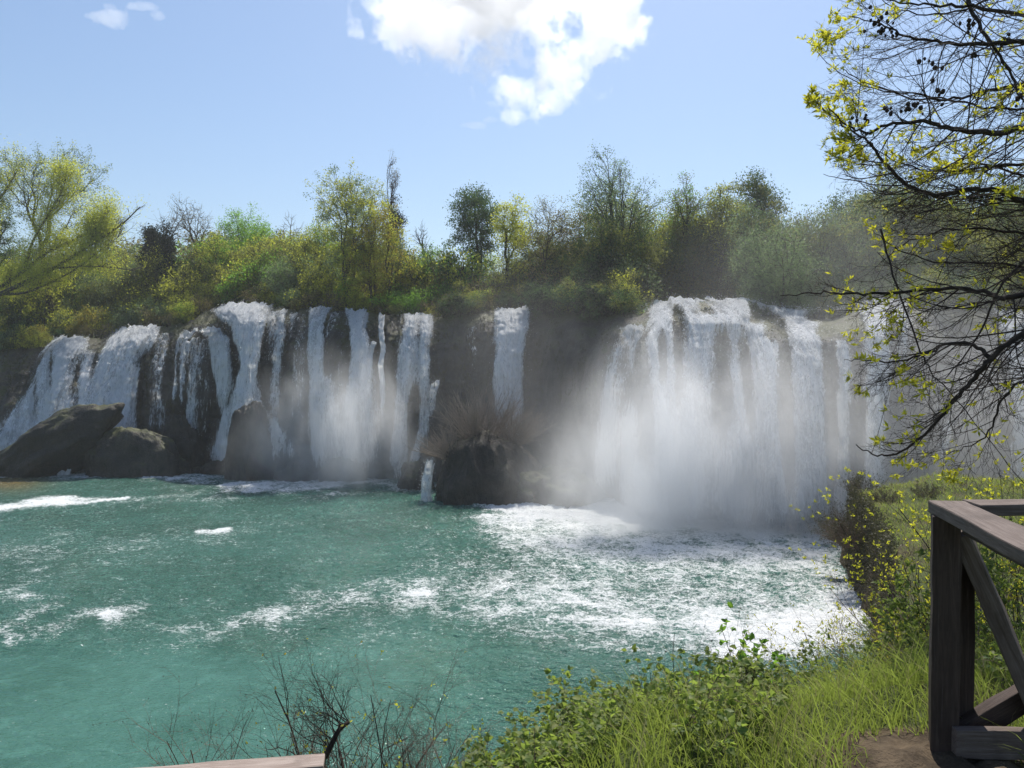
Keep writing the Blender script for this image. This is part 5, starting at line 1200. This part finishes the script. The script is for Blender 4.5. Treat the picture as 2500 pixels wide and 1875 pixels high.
# scrub on the right promontory
for i, (x, y, z, n, L, ln, lab) in enumerate(((18.9, 41.6, -.3, 70, 2.4, (-.8, -.2), 'dry brown scrub hanging over the nose of the right bank'), (19.6, 44.0, -.2, 60, 2.3, (-.7, 0), 'second dry scrub bush behind the nose of the right bank'), (20.3, 42.0, -.2, 40, 1.2, (-.3, -.2), 'low twiggy scrub on top of the bank nose'),
                    (21.8, 46.8, -.2, 40, 1.7, (-.5, 0), 'misty twig bush at the far corner of the right bank'), (18.2, 40.4, -1.8, 46, 1.5, (-.7, -.6), 'dark scrub clinging to the right bank face'), (22.5, 41.5, -.2, 30, 1.0, (0, 0), 'sparse scrub in the grass of the knoll'))):
    fan_shrub(lab, (x, y, float(bz(x, y)) * (1 if i != 4 else 0) + (z if i != 4 else 3.0)), n, L, 100 + i, 1.2, 'twig_red', .018, ln, kids=(6, 4), leaf='leaf_moss', prob=.5, leafn=(2, 4), lsize=(.05, .10))
for q_, (u, d, L, lab) in enumerate(((2200, 13, 1.6, 'brown thicket on the bank just left of the fence, nearest the water'), (2290, 17, 1.8, 'brown thicket behind the left one, reaching the fence post'), (2400, 13, 1.6, 'leafy brown scrub framed between fence post and brace'), (2480, 18, 2.0, 'leafy brown scrub right of the brace, in the middle of the bank'),
        (2230, 24, 2.0, 'scrub on the slope below the bank nose'), (2360, 28, 2.0, 'scrub just under the top rail, far down the bank'), (2500, 30, 2.2, 'far scrub at the right edge under the top rail'), (2160, 19, 1.5, 'low scrub leaning over the foam at the foot of the bank'))):
    shrub('thicket', lab, gp(u, d, -.2), 34, L, .012, (6, 4), 130 + q_, 'twig_red', leaf='leaf_olive' if q_ % 2 else 'leaf_bramble', leafn=(3, 6), lsize=(.04, .08), prob=.7, spread=1.1, curl=.02)
# ivy and moss skin on the vertical bank face
N = 26000; t = rng.rand(N); k = rng.randint(6, 11, N)
A = SHORE[k]; B = SHORE[k + 1]; fr = rng.rand(N)[:, None]; q2 = A + (B - A) * fr
zz = rng.rand(N) ** .8 * 5.0
pos = np.stack([q2[:, 0] + .8 - .75 * (1) + .15 * rng.normal(size=N) + zz * .10, q2[:, 1] + .15 * rng.normal(size=N) - .2, zz], -1)
stuff(link('bank_ivy', leaf_mesh('bank_ivy', M['leaf_moss'], pos, .06 + .09 * rng.rand(N), rng, tri=True)))

# ------------------------------------------------------------------ leaning willow at the left, its trunk outside the frame
rng = np.random.RandomState(55)
wb = ground_pt(-170, float(LIP(np.array([-170.]))[0, 1]) + 1.0)
wil = thing('leaning_willow', 'golden leaved willow leaning in from the left edge with thick slanting boughs', 'tree', tuple(wb)); tb = Tubes(); tips = []
d0_ = wb[1]
BO = [([(-170, 800, 0), (-90, 760, -1), (0, 718, -2), (60, 690, -2.5), (130, 655, -3), (200, 612, -3), (250, 580, -3), (300, 545, -3), (342, 505, -3)], .42),
      ([(-170, 800, 0), (-80, 735, -1), (0, 700, -1.5), (60, 660, -2), (110, 620, -2), (170, 590, -2), (230, 560, -2), (260, 520, -2)], .36),
      ([(60, 660, -2), (80, 590, -2), (120, 520, -2), (150, 470, -2), (165, 430, -2)], .2), ([(-170, 800, 0), (-140, 680, 0), (-60, 560, 0), (10, 470, 0), (40, 420, 0)], .4),
      ([(130, 655, -3), (220, 650, -3.5), (290, 655, -3.5), (330, 662, -3.5)], .14), ([(200, 612, -3), (240, 560, -3), (262, 500, -3)], .12), ([(0, 718, -2), (60, 715, -2.5), (110, 695, -3), (180, 660, -3), (260, 600, -3), (300, 570, -3)], .2)]
bp = []
for pl, r in BO:
    c = catmull([P(u, v, d0_ + o) - wb for u, v, o in pl], 5); rad = r * np.linspace(1, .16, len(c)); tb.add(c, rad, 7); bp += [(c[i], c[i + 1] - c[i]) for i in range(len(c) // 4, len(c) - 1)]
for i in range(230):
    q, d = bp[rng.randint(len(bp))]; sprout(tb, tips, q, unit(d) * .6 + np.array([rng.normal() * .6, rng.normal() * .6, rng.uniform(-.3, 1.2)]), rng.uniform(1.2, 3.4), .05, 0, rng, (5, 3), (.3, .8), .5, .10, .02, .06, 6, (4, 3, 3))
link('trunk_and_boughs', tb.mesh('boughs', M['bark']), wil)
T = np.array([t[0] for t in tips]); u_, v_ = UV(T + wb); s = (rng.rand(len(T)) < np.where(u_ > 285, .05, .85))
T = T[s]; pos = np.repeat(T, 17, 0) + rng.normal(size=(len(T) * 17, 3)) * .75
link('foliage', leaf_mesh('leaves', M['leaf_yellow'], pos, .15 + .12 * rng.rand(len(pos)), rng, tri=True), wil)
